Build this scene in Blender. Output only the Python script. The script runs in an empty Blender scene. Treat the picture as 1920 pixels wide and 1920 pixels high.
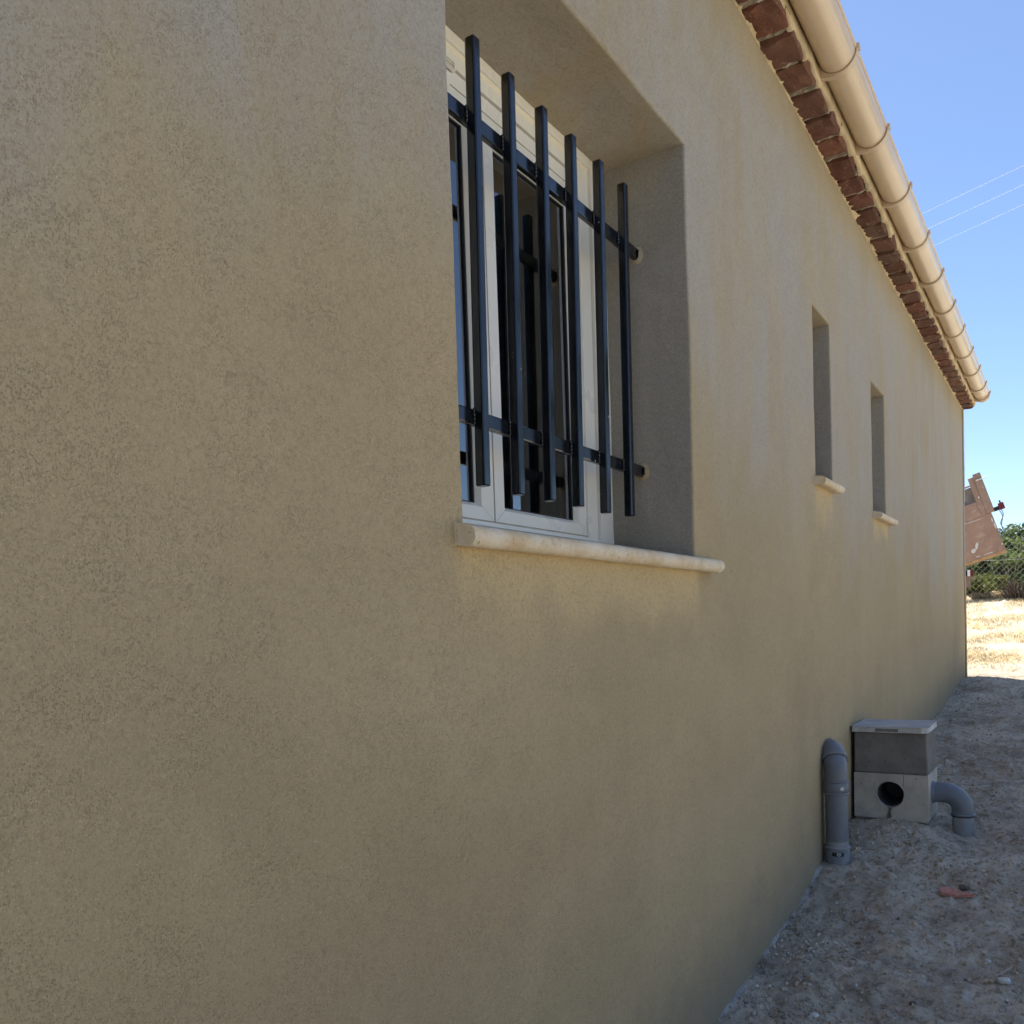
import bpy, bmesh, math, random
from mathutils import Vector, Matrix, noise

scene = bpy.context.scene
COL = scene.collection
rnd = random.Random(7)

# ------------------------------------------------------------------ camera
# The eye is the origin: +X runs along the house wall, +Y points into the house, +Z up (metres).
YAW, PITCH, ROLL, FPX, PPY = 0.571829, -0.0369545, -0.0341732, 1640.35, 1240.92
def camera_axes():
    cy, sy, cp, sp = math.cos(YAW), math.sin(YAW), math.cos(PITCH), math.sin(PITCH)
    f = Vector((cy * cp, sy * cp, sp)); r = Vector((sy, -cy, 0)); u = r.cross(f)
    c, s = math.cos(ROLL), math.sin(ROLL)
    return c * r + s * u, -s * r + c * u, f
_r, _u, _f = camera_axes()
cam_data = bpy.data.cameras.new('camera')
cam_data.sensor_width = 36.0
cam_data.lens = FPX / 1920 * 36.0
cam_data.shift_y = (PPY - 960) / 1920
cam_data.clip_start = 0.02
cam_data.clip_end = 4000
cam = bpy.data.objects.new('camera', cam_data)
COL.objects.link(cam)
cam.matrix_world = Matrix(((_r.x, _u.x, -_f.x, 0), (_r.y, _u.y, -_f.y, 0), (_r.z, _u.z, -_f.z, 0), (0, 0, 0, 1)))
scene.camera = cam
scene.cycles.max_bounces = 7; scene.cycles.diffuse_bounces = 4; scene.cycles.adaptive_threshold = 0.02
scene.cycles.use_denoising = True; scene.cycles.denoising_prefilter = 'ACCURATE'

# ------------------------------------------------------------------ sky, sun, exposure
SUN_EL = math.radians(66)
SUN_AZ = math.radians(28)                 # from +Y (behind the house) towards +X
world = bpy.data.worlds.new('World'); scene.world = world; world.use_nodes = True
wn = world.node_tree.nodes; wl = world.node_tree.links
bg = wn['Background']
sky = wn.new('ShaderNodeTexSky'); sky.sky_type = 'NISHITA'; sky.sun_disc = False
sky.sun_elevation = SUN_EL; sky.sun_rotation = SUN_AZ
sky.air_density = 0.75; sky.dust_density = 0.5; sky.ozone_density = 3.0; sky.altitude = 200
wl.new(sky.outputs[0], bg.inputs[0]); bg.inputs[1].default_value = 0.15
sd = bpy.data.lights.new('sun', 'SUN'); sd.energy = 5.0; sd.angle = math.radians(0.53); sd.color = (1.0, 0.94, 0.84)
sun = bpy.data.objects.new('sun', sd); COL.objects.link(sun)
sdir = Vector((math.cos(SUN_EL) * math.sin(SUN_AZ), math.cos(SUN_EL) * math.cos(SUN_AZ), math.sin(SUN_EL)))
sun.rotation_euler = sdir.to_track_quat('Z', 'Y').to_euler(); sun.location = (0, 0, 20)
vs = scene.view_settings
vs.view_transform = 'Standard'; vs.look = 'None'; vs.gamma = 1.0; vs.exposure = 0.72; vs.use_curve_mapping = False

# ------------------------------------------------------------------ helpers: nodes
class NT:
    def __init__(s, name):
        s.m = bpy.data.materials.new(name); s.m.use_nodes = True
        s.t = s.m.node_tree; s.b = s.t.nodes['Principled BSDF']; s.out = s.t.nodes['Material Output']
        s._co = None
    def n(s, typ, **kw):
        nd = s.t.nodes.new(typ)
        for k, v in kw.items():
            if k.startswith('_'): setattr(nd, k[1:], v)
            else: s.put(nd.inputs[k.replace('__', ' ')], v)
        return nd
    def put(s, sock, v):
        if isinstance(v, bpy.types.NodeSocket): s.t.links.new(v, sock)
        elif v is not None:
            if hasattr(sock, 'default_value'):
                if hasattr(sock.default_value, '__len__') and not hasattr(v, '__len__'): v = (v, v, v)
                if hasattr(sock.default_value, '__len__') and len(sock.default_value) == 4 and len(v) == 3: v = (*v, 1)
                sock.default_value = v
    def co(s):
        if s._co is None: s._co = s.n('ShaderNodeTexCoord').outputs['Object']
        return s._co
    def mapped(s, scale=(1, 1, 1), loc=(0, 0, 0)):
        m = s.n('ShaderNodeMapping'); s.put(m.inputs['Vector'], s.co())
        m.inputs['Scale'].default_value = scale; m.inputs['Location'].default_value = loc
        return m.outputs[0]
    def noise(s, scale, detail=4, rough=0.55, vec=None, dist=0.0):
        nd = s.n('ShaderNodeTexNoise'); s.put(nd.inputs['Vector'], vec or s.co())
        nd.inputs['Scale'].default_value = scale; nd.inputs['Detail'].default_value = detail
        nd.inputs['Roughness'].default_value = rough; nd.inputs['Distortion'].default_value = dist
        return nd.outputs['Fac']
    def voro(s, scale, vec=None, feature='F1', rand=1.0):
        nd = s.n('ShaderNodeTexVoronoi'); nd.feature = feature; s.put(nd.inputs['Vector'], vec or s.co())
        nd.inputs['Scale'].default_value = scale; nd.inputs['Randomness'].default_value = rand
        return nd
    def ramp(s, fac, a, b, lo=0.0, hi=1.0):
        nd = s.n('ShaderNodeMapRange'); nd.interpolation_type = 'SMOOTHSTEP'; s.put(nd.inputs[0], fac)
        for i, v in enumerate((a, b, lo, hi)): nd.inputs[i + 1].default_value = v
        return nd.outputs[0]
    def math(s, op, a, b=None):
        nd = s.n('ShaderNodeMath'); nd.operation = op; s.put(nd.inputs[0], a)
        if b is not None: s.put(nd.inputs[1], b)
        return nd.outputs[0]
    def mix(s, fac, a, b, blend='MIX'):
        nd = s.n('ShaderNodeMix'); nd.data_type = 'RGBA'; nd.blend_type = blend
        s.put(nd.inputs[0], fac); s.put(nd.inputs[6], a); s.put(nd.inputs[7], b)
        return nd.outputs[2]
    def sep(s):
        nd = s.n('ShaderNodeSeparateXYZ'); s.put(nd.inputs[0], s.co()); return nd.outputs
    def bump(s, h, strength=0.5, dist=0.002, normal=None):
        nd = s.n('ShaderNodeBump'); s.put(nd.inputs['Height'], h); nd.inputs['Strength'].default_value = strength
        nd.inputs['Distance'].default_value = dist
        if normal is not None: s.put(nd.inputs['Normal'], normal)
        return nd.outputs[0]
    def done(s, color=None, rough=None, normal=None, metal=None, spec=None):
        if color is not None: s.put(s.b.inputs['Base Color'], color)
        if rough is not None: s.put(s.b.inputs['Roughness'], rough)
        if normal is not None: s.put(s.b.inputs['Normal'], normal)
        if metal is not None: s.put(s.b.inputs['Metallic'], metal)
        if spec is not None: s.put(s.b.inputs['Specular IOR Level'], spec)
        return s.m

# ------------------------------------------------------------------ materials
def mat_stucco():
    t = NT('ochre_render'); x, y, z = t.sep()
    big = t.noise(0.9, 3, 0.5); mid = t.noise(3.2, 4, 0.6); pat = t.noise(9, 4, 0.6)
    c = t.mix(t.ramp(big, 0.35, 0.65), (0.365, 0.288, 0.168), (0.43, 0.34, 0.200))
    c = t.mix(t.ramp(mid, 0.45, 0.75, 0, 0.5), c, (0.465, 0.365, 0.222))
    damp = t.noise(1.9, 5, 0.58, t.mapped((1, 1, 0.8), (5, 0, 2)), 0.6)
    c = t.mix(t.ramp(damp, 0.50, 0.66, 0, 0.42), c, (0.318, 0.25, 0.150))
    c = t.mix(t.ramp(pat, 0.52, 0.8, 0, 0.45), c, (0.375, 0.292, 0.182))
    # lime bloom: pale drifts that run down from the upper wall
    edge = t.noise(1.3, 5, 0.62, t.mapped((1.0, 1.0, 0.55)), 0.4)
    level = t.math('ADD', t.math('ADD', z, t.ramp(x, 2.2, 3.3, 0.0, 0.32)), t.math('MULTIPLY', edge, 1.5))
    streak = t.noise(3.2, 5, 0.62, t.mapped((1.0, 1.0, 0.30)), 0.5)
    bloom = t.math('MULTIPLY', t.ramp(level, 1.05, 1.70), t.ramp(streak, 0.32, 0.62, 0.35, 1.0))
    under = t.ramp(z, 1.62, 1.84, 1.0, 0.12)               # bloom fades in the strip just below the eaves
    c = t.mix(t.math('MULTIPLY', bloom, under), c, (0.388, 0.368, 0.333))
    run = t.noise(7, 4, 0.7, t.mapped((1.0, 1.0, 0.12)), 0.3)
    c = t.mix(t.ramp(run, 0.56, 0.8, 0, 0.3), c, (0.365, 0.28, 0.172))
    # brighter ochre patch under each window sill
    def halo(x0, x1, zt, drop):
        n1 = t.math('MULTIPLY', t.math('SUBTRACT', t.noise(6, 4, 0.6), 0.5), 0.20)
        d = t.math('ADD', z, n1)
        f = t.math('MULTIPLY', t.ramp(d, zt - drop * 1.25, zt - drop * 0.15), t.ramp(z, zt, zt + 0.02, 1, 0))
        f = t.math('MULTIPLY', f, t.ramp(x, x0 - 0.03, x0 + 0.03)); return t.math('MULTIPLY', f, t.ramp(x, x1 - 0.03, x1 + 0.03, 1, 0))
    hs = t.math('ADD', halo(1.17, 2.26, 0.16, 0.17), t.math('ADD', halo(3.56, 3.86, 0.55, 0.16), halo(4.76, 5.16, 0.53, 0.14)))
    c = t.mix(t.math('MULTIPLY', hs, 0.74), c, (0.64, 0.485, 0.25))
    # earth splashed up from the ground
    foot = t.math('SUBTRACT', z, t.math('SUBTRACT', t.math('MULTIPLY', x, 0.0765), 1.27))
    spl = t.math('ADD', foot, t.math('MULTIPLY', t.math('SUBTRACT', t.noise(9, 5, 0.7), 0.5), 0.45))
    c = t.mix(t.ramp(spl, 0.0, 0.34, 0.75, 0.0), c, (0.25, 0.208, 0.155))
    g2 = t.noise(430, 3, 0.7); clus = t.ramp(t.noise(17, 4, 0.65), 0.34, 0.66, 0.35, 1.0)
    def specks(scale, rad, share, vec):
        v_ = t.voro(scale, vec); sp_ = t.n('ShaderNodeSeparateColor'); t.put(sp_.inputs[0], v_.outputs['Color'])
        return t.math('MULTIPLY', t.ramp(v_.outputs['Distance'], rad * 0.45, rad, 1, 0), t.ramp(sp_.outputs[0], share, share + 0.05, 1, 0))
    warp = t.n('ShaderNodeVectorMath'); warp.operation = 'ADD'; wn_ = t.n('ShaderNodeTexNoise'); t.put(wn_.inputs['Vector'], t.co()); wn_.inputs['Scale'].default_value = 260; wn_.inputs['Detail'].default_value = 1
    sc_ = t.n('ShaderNodeVectorMath'); sc_.operation = 'SCALE'; t.put(sc_.inputs[0], wn_.outputs['Color']); sc_.inputs['Scale'].default_value = 0.0032
    t.put(warp.inputs[0], t.mapped((1, 1, 0.72))); t.put(warp.inputs[1], sc_.outputs[0]); wv = warp.outputs[0]
    pit = t.math('MULTIPLY', t.math('MAXIMUM', specks(430, 0.50, 0.60, wv), specks(300, 0.40, 0.28, wv)), clus)
    c = t.mix(t.math('MULTIPLY', pit, 0.34), c, (0.17, 0.118, 0.062))
    sand = t.noise(105, 5, 0.82); sand2 = t.noise(240, 2, 0.6, t.mapped((1, 1, 1), (9, 2, 4)))
    c = t.mix(t.ramp(sand, 0.46, 0.66, 0.0, 0.42), c, (0.235, 0.178, 0.104))
    c = t.mix(t.ramp(sand2, 0.52, 0.72, 0.0, 0.30), c, (0.235, 0.178, 0.104))
    c = t.mix(t.ramp(g2, 0.36, 0.64, 0.0, 0.34), c, (0.50, 0.405, 0.26))
    lite = specks(330, 0.30, 0.16, t.mapped((1, 1, 1), (3, 7, 1)))
    c = t.mix(t.math('MULTIPLY', lite, 0.5), c, (0.70, 0.62, 0.48))
    h = t.math('SUBTRACT', t.math('ADD', t.math('MULTIPLY', g2, 0.6), t.math('MULTIPLY', sand, -0.8)), t.math('MULTIPLY', pit, 0.7))
    nb = t.bump(t.noise(14, 3, 0.5), 0.25, 0.006)
    return t.done(c, 0.95, t.bump(h, 0.8, 0.0016, nb), spec=0.15)

def mat_simple(name, col, rough=0.6, var=0.15, nscale=20, bump=0.0, bscale=200, metal=0.0, spec=0.4, dirt=None, dirt_amt=0.3, dscale=12):
    t = NT(name); f = t.noise(nscale, 4, 0.6)
    lo = tuple(v * (1 - var) for v in col); hi = tuple(min(1, v * (1 + var)) for v in col)
    c = t.mix(t.ramp(f, 0.3, 0.7), lo, hi)
    if dirt: c = t.mix(t.ramp(t.noise(dscale, 5, 0.65, None, 0.3), 0.52, 0.72, 0, dirt_amt), c, dirt)
    r = t.ramp(t.noise(nscale * 2.3, 3, 0.6), 0.3, 0.7, max(0.02, rough * 0.85), min(1, rough * 1.15))
    return t.done(c, r, t.bump(t.noise(bscale, 3, 0.6), bump, 0.002) if bump else None, metal, spec)

def mat_brick():
    t = NT('old_brick'); rn = t.n('ShaderNodeObjectInfo').outputs['Random']
    off = t.n('ShaderNodeVectorMath'); off.operation = 'ADD'; t.put(off.inputs[0], t.co())
    cmb = t.n('ShaderNodeCombineXYZ'); t.put(cmb.inputs[0], t.math('MULTIPLY', rn, 37.0)); t.put(cmb.inputs[1], t.math('MULTIPLY', rn, 11.0))
    t.put(off.inputs[1], cmb.outputs[0]); v = off.outputs[0]
    cr = t.n('ShaderNodeValToRGB'); t.put(cr.inputs[0], rn)
    e = cr.color_ramp.elements; e[0].position = 0; e[0].color = (0.115, 0.05, 0.038, 1); e[1].position = 1; e[1].color = (0.16, 0.097, 0.07, 1)
    for p, cc in ((0.3, (0.185, 0.075, 0.053, 1)), (0.5, (0.125, 0.078, 0.06, 1)), (0.75, (0.215, 0.088, 0.058, 1))):
        q = e.new(p); q.color = cc
    c = t.mix(t.ramp(t.noise(14, 5, 0.65, v, 0.5), 0.4, 0.7, 0, 0.7), cr.outputs[0], (0.12, 0.065, 0.045))
    c = t.mix(t.ramp(t.noise(22, 5, 0.7, v, 1.0), 0.56, 0.68, 0, 0.6), c, (0.33, 0.24, 0.17))
    c = t.mix(t.ramp(t.noise(30, 3, 0.6, v, 0.3), 0.66, 0.74, 0, 0.85), c, (0.05, 0.035, 0.03))
    h = t.math('ADD', t.noise(45, 5, 0.7, v), t.math('MULTIPLY', t.noise(180, 3, 0.6, v), 0.4))
    return t.done(c, 0.9, t.bump(h, 0.8, 0.008), spec=0.2)

def mat_ground():
    t = NT('dry_earth'); x, y, z = t.sep()
    a = t.noise(1.7, 6, 0.65, None, 0.6); b = t.noise(7, 6, 0.7); d = t.noise(38, 5, 0.7); e = t.noise(140, 3, 0.65)
    c = t.mix(t.ramp(a, 0.38, 0.62), (0.44, 0.37, 0.28), (0.64, 0.56, 0.445))
    c = t.mix(t.ramp(b, 0.45, 0.7, 0, 0.65), c, (0.76, 0.67, 0.54))
    c = t.mix(t.ramp(b, 0.30, 0.48, 0.75, 0.0), c, (0.22, 0.172, 0.122))
    c = t.mix(t.ramp(d, 0.48, 0.68, 0, 0.7), c, (0.19, 0.148, 0.104))
    c = t.mix(t.ramp(e, 0.62, 0.75, 0, 0.7), c, (0.70, 0.66, 0.60))
    # mown straw field beyond the house and out to the side
    s1 = t.mix(t.ramp(t.noise(2.2, 5, 0.7), 0.3, 0.7), (0.65, 0.57, 0.42), (0.79, 0.73, 0.59))
    s1 = t.mix(t.ramp(t.noise(26, 5, 0.75, t.mapped((1, 0.5, 1))), 0.5, 0.75, 0, 0.75), s1, (0.42, 0.33, 0.20))
    s1 = t.mix(t.ramp(t.noise(1.3, 3, 0.6), 0.58, 0.75, 0, 0.4), s1, (0.27, 0.26, 0.10))
    wob = t.math('MULTIPLY', t.math('SUBTRACT', t.noise(2.5, 4, 0.6), 0.5), 1.4)
    fx = t.ramp(t.math('ADD', x, wob), 9.1, 10.1)
    fy = t.ramp(t.math('ADD', y, wob), -2.4, -1.3, 1, 0)
    c = t.mix(t.math('MAXIMUM', fx, fy), c, s1)
    h = t.math('ADD', t.math('MULTIPLY', b, 0.5), t.math('ADD', t.math('MULTIPLY', d, 0.8), t.math('MULTIPLY', e, 0.45)))
    return t.done(c, 0.96, t.bump(h, 1.0, 0.018), spec=0.1)

def mat_leaf(name, c1, c2, c3):
    t = NT(name); rn = t.noise(1.7, 2, 0.5); r2 = t.noise(23, 1, 0.5)
    c = t.mix(t.ramp(rn, 0.35, 0.65), c1, c2); c = t.mix(t.ramp(r2, 0.45, 0.7, 0, 0.8), c, c3)
    d = t.b; t.put(d.inputs['Base Color'], c); d.inputs['Roughness'].default_value = 0.55
    tr = t.n('ShaderNodeBsdfTranslucent'); t.put(tr.inputs[0], t.mix(0.5, c, (0.16, 0.22, 0.03)))
    mx = t.n('ShaderNodeMixShader'); mx.inputs[0].default_value = 0.48
    t.t.links.new(d.outputs[0], mx.inputs[1]); t.t.links.new(tr.outputs[0], mx.inputs[2]); t.t.links.new(mx.outputs[0], t.out.inputs[0])
    return t.m

def mat_glass():
    t = NT('window_glass'); gl = t.n('ShaderNodeBsdfGlossy'); gl.inputs['Roughness'].default_value = 0.0
    t.put(gl.inputs['Color'], (0.96, 0.98, 1.0)); tr = t.n('ShaderNodeBsdfTransparent'); t.put(tr.inputs[0], (0.40, 0.43, 0.43))
    fr = t.n('ShaderNodeFresnel'); fr.inputs[0].default_value = 2.6
    nb = t.bump(t.noise(2.2, 1, 0.4), 0.05, 0.002); t.put(gl.inputs['Normal'], nb)
    mx = t.n('ShaderNodeMixShader'); t.put(mx.inputs[0], fr.outputs[0])
    t.t.links.new(tr.outputs[0], mx.inputs[1]); t.t.links.new(gl.outputs[0], mx.inputs[2]); t.t.links.new(mx.outputs[0], t.out.inputs[0])
    return t.m

def mat_sill():
    t = NT('cream_limestone'); c = t.mix(t.ramp(t.noise(14, 5, 0.65), 0.35, 0.7), (0.70, 0.60, 0.45), (0.60, 0.46, 0.29))
    c = t.mix(t.ramp(t.noise(70, 4, 0.7), 0.55, 0.72, 0, 0.55), c, (0.48, 0.36, 0.22))
    c = t.mix(t.ramp(t.noise(160, 2, 0.5), 0.70, 0.74, 0, 0.8), c, (0.16, 0.12, 0.09))
    c = t.mix(t.ramp(t.noise(6, 4, 0.6), 0.5, 0.7, 0, 0.6), c, (0.76, 0.70, 0.60))
    return t.done(c, 0.85, t.bump(t.math('ADD', t.noise(120, 4, 0.65), t.math('MULTIPLY', t.ramp(t.noise(160, 2, 0.5), 0.62, 0.72), -1.2)), 0.7, 0.003), spec=0.2)

def mat_concrete(name, col, pit=True):
    t = NT(name); c = t.mix(t.ramp(t.noise(9, 5, 0.65), 0.3, 0.7), tuple(v * 0.8 for v in col), tuple(v * 1.12 for v in col))
    c = t.mix(t.ramp(t.noise(33, 4, 0.7, None, 0.5), 0.58, 0.75, 0, 0.5), c, tuple(v * 0.5 for v in col))
    p = t.voro(58); pf = t.ramp(p.outputs['Distance'], 0.13, 0.22, 1, 0)
    pf = t.math('MULTIPLY', pf, t.ramp(t.noise(60, 1), 0.5, 0.6))
    c = t.mix(t.math('MULTIPLY', pf, 0.75), c, tuple(v * 0.28 for v in col))
    h = t.math('SUBTRACT', t.math('MULTIPLY', t.noise(190, 3, 0.6), 0.4), pf)
    return t.done(c, 0.93, t.bump(h, 0.5, 0.003), spec=0.2)

def mat_bar():
    t = NT('black_paint'); c = t.mix(t.ramp(t.noise(30, 4, 0.6), 0.4, 0.7), (0.006, 0.007, 0.009), (0.010, 0.011, 0.014))
    ch = t.ramp(t.noise(70, 2, 0.5, None, 0.2), 0.765, 0.78); c = t.mix(ch, c, (0.42, 0.40, 0.37))
    r = t.ramp(t.noise(9, 2, 0.5), 0.3, 0.7, 0.11, 0.19)
    return t.done(c, r, None, spec=0.62)

M = {}
M['stucco'] = mat_stucco(); M['jamb'] = mat_simple('grey_jamb_render', (0.325, 0.295, 0.25), 0.93, 0.12, 170, 0.9, 230, spec=0.2, dirt=(0.41, 0.39, 0.36), dirt_amt=0.5, dscale=5); M['brick'] = mat_brick(); M['ground'] = mat_ground(); M['glass'] = mat_glass()
M['sill'] = mat_sill(); M['bar'] = mat_bar()
M['cream'] = mat_simple('cream_mortar_render', (0.56, 0.45, 0.29), 0.95, 0.2, 9, 0.5, 120, spec=0.15, dirt=(0.36, 0.30, 0.22), dirt_amt=0.5)
M['mortar'] = mat_simple('grey_mortar', (0.33, 0.285, 0.225), 0.95, 0.3, 30, 0.7, 150, spec=0.1)
M['gutter'] = mat_simple('sand_plastic', (0.63, 0.495, 0.35), 0.21, 0.04, 4, 0.0, spec=0.6, dirt=(0.42, 0.31, 0.19), dirt_amt=0.18, dscale=3)
M['bracket'] = mat_simple('sand_plastic_bracket', (0.58, 0.455, 0.32), 0.38, 0.06, 8, spec=0.5)
M['screw'] = mat_simple('zinc_screw', (0.45, 0.46, 0.48), 0.45, 0.1, 60, metal=0.8)
M['frame'] = mat_simple('white_window_plastic', (0.84, 0.82, 0.76), 0.30, 0.015, 3, 0.0, spec=0.5)
M['housing'] = mat_simple('cream_housing_plastic', (0.84, 0.78, 0.63), 0.35, 0.02, 3)
M['gasket'] = mat_simple('black_gasket', (0.025, 0.025, 0.027), 0.6)
M['tan'] = mat_simple('tan_rebate_strip', (0.42, 0.36, 0.26), 0.6)
M['room'] = mat_simple('plaster_room', (0.38, 0.35, 0.32), 0.9)
M['roof'] = mat_simple('clay_roof_tile', (0.42, 0.20, 0.11), 0.9, 0.3, 5, 0.4, 90)
M['pvc'] = mat_simple('grey_pipe_plastic', (0.150, 0.165, 0.192), 0.40, 0.07, 10, 0.1, 90, spec=0.4, dirt=(0.25, 0.235, 0.215), dirt_amt=0.4, dscale=14)
M['pvc_dirty'] = mat_simple('dusty_pipe_plastic', (0.27, 0.275, 0.285), 0.6, 0.12, 16, 0.25, 90, spec=0.3, dirt=(0.32, 0.28, 0.235), dirt_amt=0.8, dscale=18)
M['conc_light'] = mat_concrete('pale_concrete', (0.44, 0.41, 0.355))
M['conc_dark'] = mat_concrete('dark_concrete', (0.185, 0.172, 0.155))
M['lid'] = mat_concrete('lid_concrete', (0.50, 0.49, 0.47))
M['wet'] = mat_simple('damp_stain', (0.10, 0.085, 0.07), 0.55, 0.2, 60)
M['black'] = mat_simple('hollow_lining', (0.045, 0.044, 0.046), 0.9)
M['sticker'] = mat_simple('black_print', (0.018, 0.018, 0.02), 0.5)
M['print'] = mat_simple('pale_print', (0.55, 0.55, 0.52), 0.6, 0.2, 300)
M['strip'] = mat_simple('pale_footing_mortar', (0.38, 0.355, 0.32), 0.95, 0.25, 25, 0.6, 140, spec=0.1, dirt=(0.30, 0.265, 0.22), dirt_amt=0.6, dscale=22)
M['stone'] = mat_simple('limestone_pebble', (0.42, 0.385, 0.335), 0.92, 0.55, 9, 0.5, 150, spec=0.15)
M['white_stone'] = mat_simple('white_limestone', (0.62, 0.60, 0.56), 0.92, 0.12, 30, 0.4, 150)
M['clod'] = mat_simple('earth_clod', (0.15, 0.12, 0.095), 0.97, 0.3, 40, 0.8, 120)
M['crumb'] = mat_simple('soil_crumb', (0.42, 0.34, 0.25), 0.97, 0.45, 11, 0.6, 160, spec=0.1)
M['shard'] = mat_simple('broken_clay_tile', (0.58, 0.27, 0.22), 0.85, 0.2, 60, 0.4, 160, dirt=(0.30, 0.20, 0.16), dirt_amt=0.5, dscale=60)
M['wood'] = mat_simple('weathered_stick', (0.45, 0.40, 0.33), 0.85, 0.2, 40)
M['straw'] = mat_simple('dry_straw', (0.72, 0.60, 0.38), 0.8, 0.35, 3)
M['twig'] = mat_simple('grey_brown_twig', (0.13, 0.095, 0.07), 0.9, 0.3, 5)
M['dryleaf'] = mat_simple('dry_scrub_leaf', (0.34, 0.27, 0.16), 0.85, 0.35, 6)
M['bark'] = mat_simple('tree_bark', (0.12, 0.09, 0.065), 0.95, 0.3, 12, 0.6, 60)
M['leaf_dark'] = mat_leaf('dark_leaf', (0.06, 0.10, 0.042), (0.095, 0.145, 0.055), (0.15, 0.205, 0.08))
M['leaf_mid'] = mat_leaf('mid_leaf', (0.16, 0.225, 0.075), (0.215, 0.275, 0.10), (0.27, 0.31, 0.125))
M['leaf_yellow'] = mat_leaf('yellow_green_leaf', (0.12, 0.15, 0.025), (0.17, 0.175, 0.035), (0.24, 0.20, 0.05))
M['wire'] = mat_simple('galvanised_wire', (0.50, 0.51, 0.52), 0.5, 0.1, 5, metal=0.3)
M['cable'] = mat_simple('bright_aluminium_cable', (0.85, 0.85, 0.85), 0.6, 0.05, 5)
M['brown'] = mat_simple('brown_paint', (0.335, 0.215, 0.16), 0.7, 0.12, 3, 0.2, 40, spec=0.3, dirt=(0.52, 0.40, 0.31), dirt_amt=0.6, dscale=9)
M['brown2'] = mat_simple('faded_brown_paint', (0.30, 0.20, 0.15), 0.75, 0.12, 4, spec=0.3, dirt=(0.48, 0.40, 0.33), dirt_amt=0.5, dscale=11)
M['rust'] = mat_simple('bare_edge_wood', (0.50, 0.30, 0.13), 0.85, 0.25, 12)
M['steel'] = mat_simple('dull_steel', (0.22, 0.20, 0.19), 0.6, 0.2, 9, metal=0.3)
M['red'] = mat_simple('red_lamp_plastic', (0.13, 0.018, 0.018), 0.35, 0.15, 20)
M['white'] = mat_simple('white_lamp_plastic', (0.75, 0.75, 0.73), 0.4, 0.05, 20)
M['rubber'] = mat_simple('black_rubber', (0.022, 0.022, 0.023), 0.75)
M['bluecable'] = mat_simple('blue_grey_cable', (0.12, 0.15, 0.23), 0.5)

# ------------------------------------------------------------------ helpers: meshes and objects
class MB:
    def __init__(s): s.v = []; s.f = []; s.sm = []
    def add(s, vs, fs, smooth=False):
        o = len(s.v); s.v += [tuple(p) for p in vs]; s.f += [tuple(i + o for i in q) for q in fs]; s.sm += [smooth] * len(fs)
        return s
    def box(s, x0, x1, y0, y1, z0, z1):
        v = [(x, y, z) for x in (x0, x1) for y in (y0, y1) for z in (z0, z1)]
        return s.add(v, [(0, 1, 3, 2), (4, 6, 7, 5), (0, 4, 5, 1), (2, 3, 7, 6), (0, 2, 6, 4), (1, 5, 7, 3)])
    def tube(s, pts, rad, n=12, caps=True, smooth=True):
        pts = [Vector(p) for p in pts]; k = len(pts); R = rad if hasattr(rad, '__len__') else [rad] * k
        up = None; vs = []
        for i, p in enumerate(pts):
            tg = (pts[min(i + 1, k - 1)] - pts[max(i - 1, 0)]).normalized()
            if up is None:
                up = tg.orthogonal().normalized()
            up = (up - tg * up.dot(tg)).normalized(); sd_ = tg.cross(up)
            for j in range(n):
                a = 2 * math.pi * j / n; vs.append(p + (up * math.cos(a) + sd_ * math.sin(a)) * R[i])
        fs = [(i * n + j, i * n + (j + 1) % n, (i + 1) * n + (j + 1) % n, (i + 1) * n + j) for i in range(k - 1) for j in range(n)]
        s.add(vs, fs, smooth)
        if caps: s.add(vs[:n], [tuple(range(n - 1, -1, -1))]); s.add(vs[-n:], [tuple(range(n))])
        return s
    def prism_x(s, poly, x0, x1):                # polygon in (y, z), extruded along X
        n = len(poly); v = [(x0, y, z) for y, z in poly] + [(x1, y, z) for y, z in poly]
        return s.add(v, [tuple(range(n)), tuple(range(2 * n - 1, n - 1, -1))] + [(i, i + n, (i + 1) % n + n, (i + 1) % n) for i in range(n)])
    def mesh(s, name, bevel=0.0, seg=2):
        me = bpy.data.meshes.new(name); me.from_pydata(s.v, [], s.f)
        me.polygons.foreach_set('use_smooth', s.sm)
        bm = bmesh.new(); bm.from_mesh(me)
        if bevel:
            bmesh.ops.remove_doubles(bm, verts=bm.verts, dist=1e-5)
            es = [e for e in bm.edges if len(e.link_faces) == 2 and e.calc_face_angle(0) > 0.6]
            bmesh.ops.bevel(bm, geom=es, offset=bevel, segments=seg, profile=0.6, affect='EDGES', clamp_overlap=True)
        bmesh.ops.recalc_face_normals(bm, faces=bm.faces); bm.to_mesh(me); bm.free()
        return me
    def obj(s, name, mat, parent=None, bevel=0.0, seg=2, label=None):
        return put(name, s.mesh(name, bevel, seg), mat, parent, label)

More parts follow.
